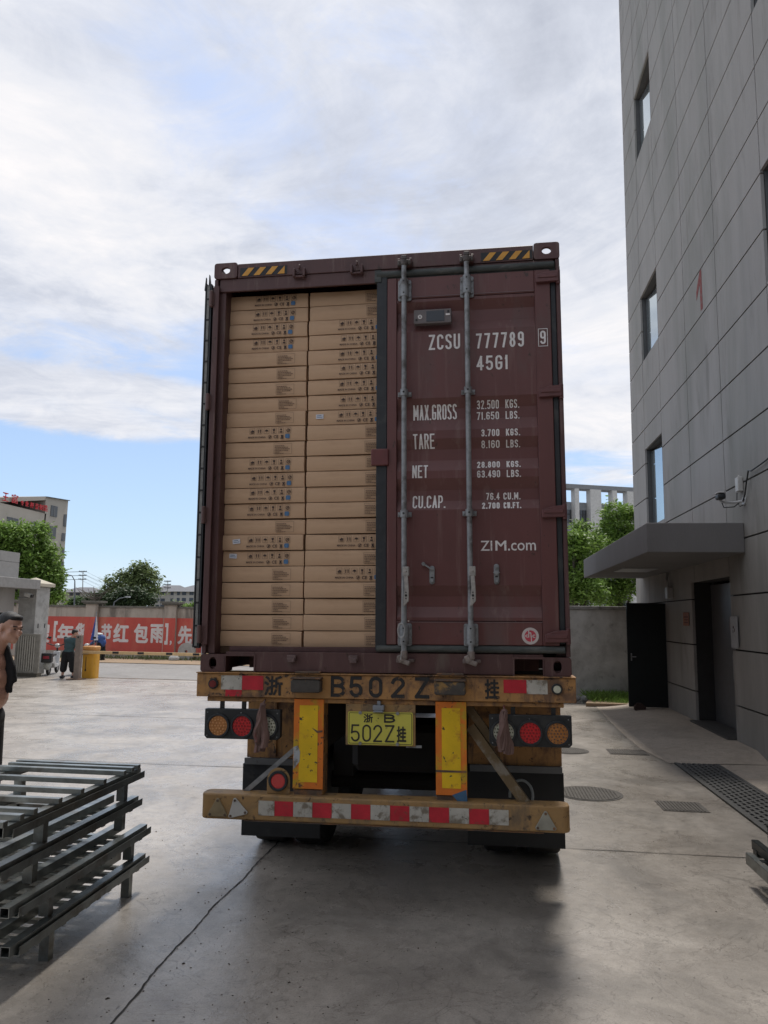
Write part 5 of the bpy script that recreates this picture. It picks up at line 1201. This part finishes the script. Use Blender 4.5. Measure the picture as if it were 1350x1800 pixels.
# person by the barrier
q = at(117, 1192, 24.7); gz = g(q.x, 24.7)
pg = thing('person', 'person in a teal shirt and wide black shorts standing by the gate post', 'person', (q.x, 24.7, gz))
b = MB(); P, Rm = head(b, (.20, 0, 1.50), (.75, .55, -.25), (.1, 0, 1), 1.05); limb(b, [(.16, 0, 1.43), (.10, 0, 1.33)], [.055, .07])
b.ball((.05, 0, 1.22), (.19, .12, .13)); b.ball((.03, 0, 1.05), (.17, .12, .15)); b.ball((0, 0, .88), (.17, .13, .12))
limb(b, [(.23, -.02, 1.27), (.30, .0, 1.02), (.40, .1, 1.26)], [.055, .042, .032]); hand(b, (.40, .1, 1.26), (.2, .1, 1), (0, 1, 0))
limb(b, [(-.13, .02, 1.26), (-.10, .16, 1.0), (.08, .28, 1.0)], [.055, .042, .032]); hand(b, (.08, .28, 1.0), (1, .2, 0), (0, 0, 1))
limb(b, [(-.08, 0, .88), (-.12, .02, .48), (-.15, -.02, .08)], [.10, .065, .04]); limb(b, [(.08, 0, .88), (.17, .02, .48), (.22, .02, .08)], [.10, .065, .04])
baked(b, 'body', skin_m, pg, .014, 2)
b = MB(); hair(b, P, Rm, 1.05, 1.1); baked(b, 'hair', hair_m, pg, .014, 2)
b = MB(); b.ball((.06, 0, 1.24), (.21, .145, .14)); b.ball((.03, 0, 1.06), (.19, .145, .2)); b.ball((.01, 0, .90), (.19, .15, .1)); limb(b, [(.21, -.02, 1.27), (.28, .0, 1.12)], [.08, .07]); limb(b, [(-.12, .02, 1.27), (-.12, .08, 1.12)], [.08, .07]); baked(b, 'shirt', teal_m, pg, .016)
b = MB(); b.ball((0, 0, .86), (.19, .15, .12)); limb(b, [(-.09, 0, .82), (-.13, .02, .52), (-.14, .0, .30)], [.13, .12, .115]); limb(b, [(.09, 0, .82), (.17, .02, .52), (.19, .02, .30)], [.13, .12, .115]); baked(b, 'shorts', cloth_blk, pg, .018)
b = MB(); b.ball((-.13, -.05, .05), (.07, .14, .055)); b.ball((.27, .0, .05), (.14, .08, .055)); b.build('shoe', M('shoe_dark', (.03, .03, .035), .7), pg, smooth=True)

# ---------------------------------------------------------------- gate area (left)
gl = lambda px, Y_: at(px, 1100, Y_).x
# steel post
x = gl(141.5, 24.4); gz = g(x, 24.4)
t = thing('gate_post', 'rusty brown steel gate post on a flat base plate', 'post', (x, 24.4, gz))
b = MB(); b.box(-.095, .095, -.09, .09, .02, 1.45); b.build('post', M('post_brown', (.19, .15, .125), .7, var=.2), t, bevel=.01)
b = MB(); b.box(-.28, .22, -.2, .2, 0, .03); b.build('base_plate', rust, t)
b = MB(); b.cyl((0, -.105, 1.38), (0, -.1, 1.38), .03); b.build('sensor', black_s, t)
# barrier machine
x = gl(164, 25.1); gz = g(x, 25.1)
t = thing('barrier_machine', 'yellow round topped barrier machine cabinet at the gate', 'barrier machine', (x, 25.1, gz))
b = MB(); b.prism(rrect(-.25, .25, -.2, .2, .12, 5), 0, .92, mp=lambda u_, v_, w_: (u_, v_, w_)); b.build('cabinet', M('barrier_yellow', (.62, .32, .03), .4, var=.08), t, smooth=True)
b = MB(); b.prism(rrect(-.26, .26, -.21, .21, .12, 5), .925, 1.07, mp=lambda u_, v_, w_: (u_, v_, w_)); b.build('lid', M('barrier_lid', (.55, .27, .08), .45), t, bevel=.03, smooth=True)
b = MB(); b.box(-.22, .0, -.235, -.205, .80, .92); b.cyl((-.08, -.25, .86), (-.08, -.2, .86), .05); b.build('boom_mount', galv, t)
b = MB(); b.box(-.085, -.065, -.206, -.2025, .28, .72); b.box(-.10, -.05, -.2065, -.203, .24, .30); b.build('lock', black_s, t)
x0, x1 = gl(143, 24.8), gl(400, 24.8)
bt = thing('barrier_boom', 'long cream barrier boom with black bands lowered across the gate', 'barrier arm', (x0, 24.83, gz+.87))
b = MB(); b.box(0, x1-x0, -.03, .03, -.05, .05); b.build('boom', M('boom_cream', (.55, .38, .19), .5), bt, bevel=.008)
b = MB()
for px in (206, 250, 300, 347): xx = gl(px, 24.8)-x0; b.box(xx-.11, xx+.11, -.034, -.031, -.03, .045)
b.build('band', black_s, bt)
b = MB(); b.box(-1.0+x0-x0, -.0, -.02, .02, -.03, .03); 
# ground rail across the gateway
b = MB(); yv = 25.25
vs = [(-13.0, yv-.06), (-4.0, yv-.06)]; b.box(-13.2, -5, 25.2, 25.26, -.345, -.318); o = b.build('gate_rail', rust); tag(o, 'low rusty steel gate rail across the yard entrance', 'rail')
# gate pillar with camera
xl, xm = at(30, 1090, 25.6).x, at(61, 1090, 25.6).x
t = thing('gate_pillar', 'grey concrete gate pillar with a pale pyramid cap', 'pillar', (xm, 25.6, -.33))
b = MB(); b.box(xl-xm, 0, 0, .85, 0, 3.08); b.build('shaft', conc_wall, t, bevel=.01)
b = MB(); b.add([(xl-xm-.12, -.12, 3.09), (.12, -.12, 3.09), (.12, .97, 3.09), (xl-xm-.12, .97, 3.09), (xl-xm-.12, -.12, 3.2), (.12, -.12, 3.2), (.12, .97, 3.2), (xl-xm-.12, .97, 3.2), ((xl-xm)/2, .42, 3.42)], [(0, 1, 5, 4), (1, 2, 6, 5), (2, 3, 7, 6), (3, 0, 4, 7), (4, 5, 8), (5, 6, 8), (6, 7, 8), (7, 4, 8), (3, 2, 1, 0)]); b.build('cap', M('cap_pale', (.45, .41, .33), .85), t)
b = MB(); b.box(.001, .004, .2, .26, 1.62, 1.78); b.box(.001, .004, .62, .68, 1.62, 1.78); b.build('mark', black_s, t)
c = at(50, 1046, 25.2); t = thing('gate_camera', 'white bullet surveillance camera on an arm in front of the gate pillar', 'camera', c)
b = MB(); b.obox((0, 0, 0), (.26, .14, .13), Matrix.Rotation(.25, 3, 'Y')); b.build('housing', M('cam_body', (.6, .6, .58), .4), t, bevel=.02)
b = MB(); b.obox((.15, -.02, -.035), (.05, .13, .11), Matrix.Rotation(.25, 3, 'Y')); b.build('lens_hood', black_s, t)
b = MB(); b.bar((-.40, 0, -.09), (-.02, 0, -.08), .03, .03); b.build('arm', galv, t)
# gatehouse
xe = at(25, 1060, 25.0).x; YG = 25.0
t = thing('gatehouse', 'grey panelled gatehouse with a flat overhanging roof slab at the left edge', 'building', (xe, YG, -.33))
zr = at(24, 1035, YG).z+.33; zs = at(24, 1021, YG).z+.33; zp = at(28, 972, YG).z+.33
b = MB(); b.box(-4, 0, -6, -1.4, 0, zr); b.box(-.3, 0, -.28, 0, 0, zr); b.box(-.3, 0, -1.399, -.281, 2.15, zr); b.box(-4, -.3, -1.399, 0, 0, zr); b.build('wall', stucco, t)
b = MB(); b.box(-.28, -.2, -1.399, -.281, 0, 2.149); b.build('window', M('gatehouse_glass', (.02, .022, .025), .2), t)
b = MB(); b.box(-5, at(71, 1035, 25.45).x-xe, -7, .45, zr+.001, zs+.06); b.build('roof_slab', M('slab', (.27, .265, .26), .85), t, bevel=.01)
b = MB(); b.box(-4.2, .06, -6.5, .02, zs+.061, zs+.62); b.box(-4.2, .06, -6.5, .02, zs+.635, zp); b.box(-4.1, .04, -6.4, .0, zs+.62, zs+.635); b.build('parapet', M('parapet', (.30, .295, .29), .85, var=.1), t)
# sliding gate leaf
ga, gb = at(30, 1117, 24.9), at(72, 1117, 24.9); L0 = gb.x-ga.x
t = thing('sliding_gate', 'grey louvred sliding gate leaf parked in front of the pillar', 'gate', (ga.x, 24.9, -.33))
gm = M('gate_grey', (.30, .285, .25), .6, .2, var=.2)
b = MB(); b.box(0, L0, -.03, .03, 1.38, 1.44); b.box(0, L0, -.03, .03, .12, .18); b.box(L0-.16, L0, -.03, .03, .18, 1.38); b.box(0, .05, -.03, .03, .18, 1.38); b.build('gate_frame', gm, t, bevel=.005)
b = MB()
n = 8
for k in range(n): xx = .05+(L0-.21)*(k+.5)/n; b.box(xx-.027, xx+.027, -.02, .0, .18, 1.38)
b.build('slat', M('gate_slat', (.45, .43, .38), .5, .1, var=.15), t)
b = MB(); b.box(.051, L0-.161, .012, .02, .19, 1.37); b.build('gap_shade', M('gap_dark', (.05, .048, .04), .8), t)  # added dark sheet, paints the shade in the gaps between slats
b = MB(); b.box(.1, L0-.04, -.02, .25, 0, .12); b.build('track', M('track', (.11, .10, .08), .9), t)
# orange frame behind the man
c = at(22, 1150, 23.5); 
# scooters
def scooter(label, x, y, yaw):
    z = g(x, y)-.0; t = thing('scooter', label, 'scooter', (x, y, z), (0, 0, yaw), 'parked scooters at the gate')
    for yy_ in (-.6, .6):
        b = MB(); pts = [(0, yy_+.20*math.cos(2*PI*i/20), .24+.20*math.sin(2*PI*i/20)) for i in range(21)]; b.tube(pts, .045, n=8); wh = b.build('wheel', M('sc_tyre', (.02, .02, .02), .8), t, smooth=True)
        b = MB(); b.cyl((-.03, yy_, .24), (.03, yy_, .24), .15, n=16); b.build('rim', galv, wh)
    b = MB(); b.prism([(-.85, .42), (-.78, .62), (-.3, .64), (-.1, .42), (.28, .34), (.42, .78), (.50, .78), (.42, .25), (-.2, .22), (-.35, .38)], -.12, .12, mp=lambda u_, v_, w_: (w_, u_, v_)); b.build('body', M('sc_white', (.55, .56, .57), .35), t, bevel=.03, seg=2)
    b = MB(); b.ball((0, -.80, .36), (.15, .16, .18)); b.build('mudguard', M('sc_pale', (.45, .46, .44), .4), t, smooth=True)
    b = MB(); b.box(-.13, .13, -.75, -.1, .65, .73); b.build('seat', blackp, t, bevel=.03, seg=2)
    b = MB(); b.box(-.17, .17, -1.05, -.75, .45, .78); b.build('rear_box', blackp, t, bevel=.03, seg=2)
    b = MB(); b.box(-.10, .10, -1.065, -1.052, .58, .68); b.build('tail_light', M('tail_red', (.30, .02, .04), .3), t)
    b = MB(); b.tube([(0, .62, .24), (0, .50, .8), (0, .42, 1.0)], .03); b.tube([(-.32, .32, 1.06), (-.15, .42, 1.0), (.15, .42, 1.0), (.32, .32, 1.06)], .018); b.build('handlebar', blackp, t, smooth=True)
    b = MB()
    for s_ in (-1, 1): b.tube([(s_*.2, .4, 1.02), (s_*.26, .42, 1.22)], .008); b.ball((s_*.28, .42, 1.27), (.07, .02, .045))
    b.build('mirror', blackp, t, smooth=True)
    b = MB(); b.ball((0, .47, .98), (.10, .09, .08)); b.build('headlight', M('sc_lamp', (.5, .5, .5), .2), t, smooth=True)
c = at(80, 1190, 25.6); scooter('white scooter with black rear box standing beside the sliding gate', c.x-.22, 26.4, .30)
c = at(118, 1190, 26); scooter('white scooter standing behind the person in the teal shirt', c.x, 26.9, .15)

# roadside wall with painted slogan
t = thing('slogan_wall', 'long roadside wall painted red with large white Chinese characters', 'wall', (-16, 37, -.33))
WZ = -.33; wl = lambda v: v+16
old = M('old_render', (.40, .345, .29), .9, var=.18, scale=1.5, dirt=(.17, .145, .12), dscale=1.1, dlo=.5, dhi=.66, bump=.01, bscale=10, stretch=(1, 1, .22))
b = MB(); b.box(wl(-34), wl(-2), 0, .25, 0, 2.47); b.build('masonry', old, t)
b = MB(); b.box(wl(-34), wl(-2), -.06, .31, 2.471, 2.56); b.build('coping', M('coping_dark', (.14, .13, .11), .9, var=.3), t)
redm = M('red_paint', (.50, .085, .065), .85, var=.15, scale=.8, dirt=(.50, .15, .10), dscale=.9, dlo=.5, dhi=.68, dirt2=(.36, .08, .06), d2scale=4, d2lo=.55, d2hi=.75, stretch=(1, 1, .35))
b = MB(); b.box(wl(-34), wl(-2), -.006, -.001, .30, 1.99); b.box(wl(-19.86), wl(-19.2), -.188, -.182, .30, 1.99); b.box(wl(-15.7), wl(-15.1), -.188, -.182, .30, 1.99); b.build('paint', redm, t)
for x in (-30.5, -26.5, -23.3, -19.53, -15.4, -11, -7):
    b = MB(); b.box(wl(x-.33), wl(x+.30), -.18, -.0065, 0, 2.62); b.box(wl(x-.33), wl(x+.3), .251, .4, 0, 2.62); pl_ = b.build('pier', old, t)
    b = MB(); b.box(wl(x-.50), wl(x+.47), -.34, .5, 2.70, 2.80); b.box(wl(x-.42), wl(x+.39), -.27, .45, 2.621, 2.699); b.build('pier_cap', MATS['coping_dark'], pl_)
wh = M('slogan_white', (.66, .60, .57), .85, var=.1, scale=3, dirt=(.55, .25, .2), dscale=8, dlo=.62, dhi=.7)
for ch, x0, x1, z0, z1, bd in (('搜', -22.75, -21.78, .33, 1.32, .05), ('[', -21.60, -21.40, .40, 1.42, .05), ('年', -21.38, -20.5, .35, 1.30, .05), ('货', -20.42, -19.9, .35, 1.35, .045), ('节', -19.05, -18.48, .45, 1.33, .05),
                              ('红', -18.40, -17.58, .42, 1.35, .05), ('包', -17.32, -16.55, .40, 1.36, .05), ('雨', -16.46, -15.68, .42, 1.35, .05), (']', -15.62, -15.45, .36, 1.40, .05), (',', -15.34, -15.24, .33, .56, .05), ('先', -15.02, -14.28, .38, 1.30, .05), (',', -14.2, -14.1, .33, .56, .05), ('领', -13.9, -13.1, .38, 1.3, .05)):
    if ch == '领': continue
    yy_ = -.190 if ch in (']', ',') and -15.7 < x0 < -15.1 else -.008
    b = MB(); text(b, ch, wl(x0), wl(x1), z0-WZ, z1-WZ, yy_, bd); b.build('lettering', wh, t)
# weeds at the foot of the wall
b = MB(); rnd = random.Random(4)
for i in range(1500):
    x, y = rnd.uniform(-22, -13), 36.7-abs(rnd.gauss(0, .45)); 
    if rnd.random() < .5 and x < -16.5: continue
    h = rnd.uniform(.05, .28); a = rnd.uniform(0, PI); dx = .03*math.cos(a); b.add([(x-dx, y, -.33), (x+dx, y, -.33), (x+rnd.gauss(0, .08), y+rnd.gauss(0, .08), -.33+h)], [(0, 1, 2)])
o = b.build('weeds', M('weed', (.12, .14, .05), .8, island=.4)); tag(o, 'low straggly weeds along the foot of the slogan wall', 'weeds', kind='stuff')
c = at(323, 1150, 36); b = MB(); b.ring(circ(0, .38, .42, 28), circ(0, .38, .07, 28), -.1, .1); o = b.build('cable_reel', M('reel_grey', (.33, .32, .30), .8, var=.2), loc=(at(328, 1100, 36).x, 36.2, -.30)); tag(o, 'grey round cable reel standing against the slogan wall', 'cable reel')
b = MB(); b.ball((0, 0, .1), (.28, .2, .16), seg=7, rings=5); o = b.build('stone', conc_wall, loc=(at(309, 1100, 35.6).x, 35.6, -.33)); tag(o, 'pale rock on the verge near the round reel', 'stone')
# rider and folded umbrella by the wall
c = at(172, 1150, 34.5); 
t = thing('person', 'stooping person in a blue jacket and white hood beside the slogan wall', 'person', (c.x, 34.5, -.33))
b = MB(); P, Rm = head(b, (-.22, -.05, 1.16), (-.8, -.3, -.5), (-.3, 0, 1), 1.0); limb(b, [(-.16, 0, 1.10), (-.06, 0, 1.05)], [.06, .07]); b.ball((.08, 0, 1.0), (.2, .17, .16)); b.ball((.14, 0, .8), (.17, .16, .18)); limb(b, [(.1, -.1, .7), (.12, -.1, .4), (.08, -.1, .06)], [.1, .07, .045]); limb(b, [(.15, .1, .7), (.22, .1, .4), (.2, .1, .06)], [.1, .07, .045])
limb(b, [(.02, -.18, 1.05), (-.12, -.22, .82), (-.34, -.15, .75)], [.06, .045, .033]); hand(b, (-.34, -.15, .75), (-1, 0, -.1), (0, 0, 1)); baked(b, 'body', skin_m, t, .02, 2)
b = MB(); b.ball((.08, 0, 1.02), (.24, .2, .19)); b.ball((.15, 0, .82), (.21, .2, .22)); limb(b, [(.02, -.18, 1.05), (-.12, -.22, .85), (-.28, -.16, .77)], [.085, .075, .06]); baked(b, 'jacket', M('jacket_blue', (.03, .075, .24), .7, var=.4, scale=8), t, .02)
b = MB(); b.ball((-.20, -.02, 1.20), (.16, .13, .13)); b.ball((-.02, 0, 1.20), (.22, .17, .07)); baked(b, 'hood', M('hood_white', (.55, .6, .6), .7), t, .02)
b = MB(); limb(b, [(.12, -.1, .75), (.12, -.1, .4), (.1, -.1, .12)], [.13, .1, .08]); limb(b, [(.15, .1, .75), (.22, .1, .4), (.2, .1, .12)], [.13, .1, .08]); baked(b, 'trousers', cloth_blk, t, .02)
b = MB(); b.ball((.06, -.12, .05), (.13, .06, .055)); b.ball((.18, .12, .05), (.13, .06, .055)); b.build('shoe', cloth_blk, t)
c2 = at(170, 1075, 34.2); xb_ = at(166, 1120, 34.2).x
t = thing('folded_umbrella', 'tall folded blue and white umbrella standing behind the yellow barrier machine', 'umbrella', (xb_, 34.2, -.33))
ux_ = c2.x-xb_; hz = c2.z+.33
b = MB(); b.cyl((0, 0, 0), (ux_, 0, hz), .02); b.build('pole', galv, t)
def cone(m0, a0, a1, nm, m):
    b = MB(); n = 10; vs = [(ux_, 0, hz-.05)]; 
    for k in range(n+1):
        a = R(a0+(a1-a0)*k/n); r_ = .17*(1 if k % 2 else .75); vs.append((r_*math.cos(a)+.0, r_*math.sin(a), hz-1.32))
    b.add(vs, [(0, k+1, k+2) for k in range(n)]); o = b.build(nm, m, t); md = o.modifiers.new('s', 'SOLIDIFY'); md.thickness = .012
cone(0, -230, -75, 'canopy', M('umb_blue', (.03, .075, .28), .7)); cone(0, -75, 130, 'canopy_white', M('umb_white', (.6, .62, .66), .7))

# ---------------------------------------------------------------- far left background
Y = 33
bl = blobs_px([(20, 940, 34, 6), (50, 950, 34, 6), (78, 975, 28, 6), (10, 980, 50, 6), (55, 1000, 45, 6), (88, 1015, 26, 6), (90, 1045, 22, 6), (30, 1040, 50, 6), (70, 1045, 32, 6), (-25, 960, 45, 6), (95, 1000, 12, 6), (70, 932, 16, 6)], 36)
c = at(40, 1090, 42); tree('large bright green tree behind the gatehouse at the left', c.x, 42, -.5, bl, 26000, .15, leaf_a, 31, .3)
Y = 75
bl = blobs_px([(250, 1005, 14, 0), (225, 1015, 13, 0), (268, 1012, 10, 0), (205, 1030, 12, 0), (192, 1020, 7, 0), (240, 1025, 20, 0), (265, 1035, 14, 0), (238, 1000, 9, 0), (256, 996, 8, 0), (273, 1018, 6, 0), (212, 1010, 7, 0), (200, 1040, 10, 0), (188, 1036, 7, 0)], Y)
c = at(240, 1090, Y); tree('spreading tree with an open crown seen above the slogan wall', c.x, Y, -.5, bl, 5600, .24, leaf_c, 33, .35)
bl = blobs_px([(240, 1052, 22, 0), (215, 1055, 18, 0), (262, 1055, 12, 0), (195, 1058, 14, 0), (170, 1055, 14, 0), (155, 1060, 12, 0), (178, 1050, 8, 0), (225, 1045, 14, 0)], 68)
c = at(215, 1090, 68); tree('low dark green tree mass directly above the slogan wall', c.x, 68, -.5, bl, 9000, .2, leaf_d, 34, .3)
bl = blobs_px([(138, 1058, 8, 0), (128, 1060, 7, 0), (147, 1062, 6, 0)], 70)
c = at(138, 1090, 70); tree('small green bush tree between street lamp and utility pole', c.x, 70, -.5, bl, 1500, .2, leaf_b, 35, .12)
bl = blobs_px([(312, 1067, 6, 0), (325, 1068, 6, 0), (338, 1067, 7, 0)], 60)
c = at(325, 1090, 60); tree('small pale green tree just above the wall near the container', c.x, 60, -.5, bl, 900, .16, leaf_a, 36, .08)
# bare tree
c = at(163, 1085, 66); t = thing('bare_tree', 'leafless dead tree standing left of the spreading tree', 'tree', (c.x, 66, -.5))
b = MB(); rnd = random.Random(3); topz = at(163, 1022, 66).z+.5
b.tube([(0, 0, 0), (.1, 0, topz*.5), (0, 0, topz*.8)], [.2, .14, .06])
for k in range(16):
    h0 = topz*rnd.uniform(.5, .8); a = rnd.uniform(-1, 1); e = Vector((a*1.6, rnd.uniform(-.8, .8), h0+rnd.uniform(.4, 1.2))); b.tube([(0, 0, h0), (e.x*.5, e.y*.5, h0+.2), e], [.06, .04, .015], n=5)
b.build('trunk', M('dead_bark', (.09, .075, .06), .9), t)
# tall block at left, long side facing right (+X)
c1 = at(120, 879, 112); XB = c1.x; zt = c1.z
t = thing('apartment_block', 'tall beige block with dark windows and red rooftop characters at far left', 'building', (XB, 112, 0))
beige = M('beige_tile', (.36, .335, .30), .85, var=.05, scale=.3)
def fp(px, py):     # viewing ray meets the facade plane -> (y from the far corner, z)
    d = at(px, py, 1.0)-CP; k = XB/d.x; return d.y*k-112, CP.z+d.z*k
def quad(pts, x0, x1, nm, m, par=None):
    b = MB(); b.prism([fp(*p) for p in pts], x0, x1, mp=lambda u, v, w_: (w_, u, v)); return b.build(nm, m, par or t)
Lf = fp(-90, 1000)[0]; zb2 = -2
b = MB(); mpx = lambda u, v, w_: (w_, u, v)
P_ = [fp(81, 872.5), fp(120, 879)]; b.prism([(P_[0][0], zb2), (0, zb2), (0, zt), P_[0]], -14, 0, mp=mpx)
q0, q1 = fp(81, 903), fp(-90, 864); b.prism([(q1[0], zb2), (q0[0], zb2), q0, (q1[0], q0[1])], -14, 0, mp=mpx)
r0, r1, r2, r3 = fp(80.5, 880), fp(80.5, 872.5), fp(-60, 874.5), fp(-60, 869); b.prism([fp(80.9, 879), fp(80.9, 872.5), fp(-60, 876), fp(-60, 886)], -8, .0, mp=mpx)
b.build('wall', beige, t)
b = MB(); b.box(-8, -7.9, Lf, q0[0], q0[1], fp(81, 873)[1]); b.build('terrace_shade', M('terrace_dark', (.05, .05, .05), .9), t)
quad([(81, 872.8), (120.3, 879.3), (120.3, 880.5), (81, 874)], .02, .3, 'roof_edge', M('roof_dark', (.10, .11, .13), .7))
dkw = M('block_glass', (.045, .047, .05), .3)
def awin(pts):
    q = [fp(*p) for p in pts]; o = quad(pts, .03, .07, 'window', dkw)
    b = MB(); ym = (q[0][0]+q[1][0])/2; zl, zh = max(q[2][1], q[3][1]), min(q[0][1], q[1][1]); b.box(.075, .10, ym-.05, ym+.05, zl, zh); b.build('frame', M('block_frame', (.2, .2, .2), .6), o)
awin([(89.5, 888), (101, 890.5), (99.5, 909.5), (88, 907)]); awin([(112, 904), (117.2, 904.3), (115.5, 926), (110.5, 925)])
for a, b_ in ((937, 951), (962, 975), (987, 997), (1017, 1029)): awin([(108.5-(a-937)*.04, a), (114.5-(a-937)*.045, a+.4), (114-(b_-937)*.045, b_+.2), (108-(b_-937)*.04, b_)])
awin([(86, 924), (98.5, 926.5), (97, 947), (85, 945.5)]); awin([(55, 917), (72.5, 921), (72, 940), (54.5, 936)]); awin([(12, 908), (32, 912.5), (31.5, 932), (11.5, 928)])
awin([(84.5, 963), (97, 965), (95.5, 981), (83, 979.5)]); awin([(83, 996), (94, 997.5), (93, 1012), (82, 1011)]); awin([(99, 1046), (105, 1046.5), (104.5, 1056.5), (98.5, 1056)])
# red rooftop characters on the terrace front
redc = M('sign_red', (.50, .02, .03), .5)
def sgn(ch, p0, p1, py0, py1):
    a_, c_2 = fp(p0, (py0+py1)/2), fp(p1, (py0+py1)/2); zl = fp((p0+p1)/2, py1)[1]; zh = fp((p0+p1)/2, py0)[1]
    b = MB(); text(b, ch, a_[0], c_2[0], zl, zh, mp=lambda u_, v_: (.45, u_, v_), bold=.0); o = b.build('sign_character', redc, t)
    md = o.modifiers.new('s', 'SOLIDIFY'); md.thickness = .12
for ch, p0, p1, a, c_ in (('王', 0, 10, 866, 881), ('富', 16, 27, 869, 885), ('专', 32, 37, 880, 888.5), ('业', 40, 45.5, 881, 890), ('杯', 48.5, 55, 883, 893), ('壶', 57.5, 63, 885, 895), ('制', 65, 71.5, 887, 897), ('造', 73, 79.5, 888, 899)): sgn(ch, p0, p1, a, c_)
# low apartment rows
def lowblock(label, pa, pb, ptop, peave, Y_, cols_, rowp):
    a, e = at(pa, ptop, Y_), at(pb, ptop, Y_); za = at(pa, peave, Y_).z; w_ = e.x-a.x
    t = thing('low_apartment_block', label, 'building', (a.x, Y_, 0), group='low apartment blocks beyond the wall')
    b = MB(); b.box(0, w_, 0, 9, -2, za); b.build('wall', M('block_white', (.42, .41, .39), .85, var=.06), t)
    b = MB(); hgt = a.z-za; b.add([(-.5, -.6, za+.01), (w_+.5, -.6, za+.01), (w_+.5, 9.6, za+.01), (-.5, 9.6, za+.01), (w_*.22, 4.5, za+hgt*1.35), (w_*.78, 4.5, za+hgt*1.35)], [(0, 1, 5, 4), (1, 2, 5), (2, 3, 4, 5), (3, 0, 4), (3, 2, 1, 0)]); b.build('roof', M('roof_grey', (.14, .145, .16), .8), t)
    for (ua, ub) in cols_:
        for (r0, r1) in rowp:
            b = MB(); b.box(at(ua, 1050, Y_).x-a.x, at(ub, 1050, Y_).x-a.x, -.06, -.02, at(ua, r1, Y_).z, at(ua, r0, Y_).z); b.build('window', M('low_glass', (.05, .065, .09), .3), t)
lowblock('low white apartment block right of the tall beige block', 106, 150, 1033, 1041, 120, [(109, 112), (122, 128), (133, 140)], [(1042, 1047), (1053, 1059)])
lowblock('low white apartment block right of the spreading tree', 262, 308, 1030, 1040, 122, [(266, 271), (274, 280), (283, 290), (300, 306)], [(1041, 1046), (1052, 1057), (1063, 1068)])
lowblock('low white apartment block nearest the container edge', 306, 372, 1030, 1040, 116, [(311, 316), (320, 327), (333, 340), (347, 355), (360, 368)], [(1040, 1046), (1051, 1057), (1062, 1068)])
# street lamps and utility poles
def lamp(label, px, pt, pb, Y_, arm):
    a, c_ = at(px, pt, Y_), at(px, pb, Y_); t = thing('street_lamp', label, 'street lamp', (c_.x, Y_, -.5), group='street lamps beyond the wall'); h = a.z+.5
    s_ = arm
    b = MB(); b.tube([(0, 0, 0), (a.x-c_.x, 0, h*.8), (a.x-c_.x+s_*.06, 0, h*.92), (a.x-c_.x+s_*.45, 0, h), (a.x-c_.x+s_, 0, h+abs(s_)*.12)], [.075, .06, .05, .04, .035]); b.build('pole', M('lamp_grey2', (.12, .13, .15), .6), t, smooth=True)
    b = MB(); b.obox((a.x-c_.x+s_*1.12, 0, h+abs(s_)*.13), (abs(s_)*.3, .25, .12)); b.build('lamp_head', M('lamp_head', (.35, .36, .38), .5), t)
lamp('dark street lamp with its arm to the left near the tall block', 133, 1012, 1062, 62, -.75)
lamp('thin grey street lamp in front of the low white blocks', 283, 1030, 1066, 110, -.5)
lamp('pale street lamp with a curved arm to the right in front of the trees', 200, 1052, 1068, 55, 1.0)
def upole(label, px, pt, Y_, s_):
    a = at(px, pt, Y_); t = thing('utility_pole', label, 'utility pole', (at(px, 1075, Y_).x, Y_, -.5), group='utility poles'); h = a.z+.5; dx = a.x-t.location.x
    b = MB(); b.cyl((0, 0, 0), (dx, 0, h), .17*s_, .1*s_, n=10); b.build('pole', M('pole_grey', (.30, .29, .27), .8), t, smooth=True)
    for k in range(3):
        b = MB(); z = h-.15-k*1.0*s_; b.box(dx-1.1*s_, dx+1.1*s_, -.08, .0, z-.06, z+.06)
        for q_ in (-.95, -.5, .5, .95): b.cyl((dx+q_*s_, -.04, z-.06), (dx+q_*s_, -.04, z+.28*s_), .09*s_, .06*s_, n=8)
        b.build('crossarm', M('arm_dark', (.07, .07, .08), .6), t)
    return Vector((t.location.x+dx, Y_, h-.5))
p1 = upole('utility pole with three crossarms right of the tall block', 146, 1003, 105, .55)
p2 = upole('slim utility pole in front of the far low blocks', 295, 1020, 112, .5)
b = MB()
for k in range(3):
    for q_ in (-.5, .5):
        A = p1+Vector((q_, 0, -.15-k*.55)); B = p2+Vector((q_, 0, -.15-k*.5)); pts = [A.lerp(B, i/12)-Vector((0, 0, 1.6*math.sin(PI*i/12))) for i in range(13)]; b.tube(pts, .016, n=4)
        C_ = A+Vector((-25, -8, 1)); b.tube([A.lerp(C_, i/8)-Vector((0, 0, .8*math.sin(PI*i/8))) for i in range(9)], .022, n=4)
o = b.build('overhead_wires', M('wire_dark', (.06, .06, .07), .6)); tag(o, 'thin overhead wires strung between the utility poles', 'wires')
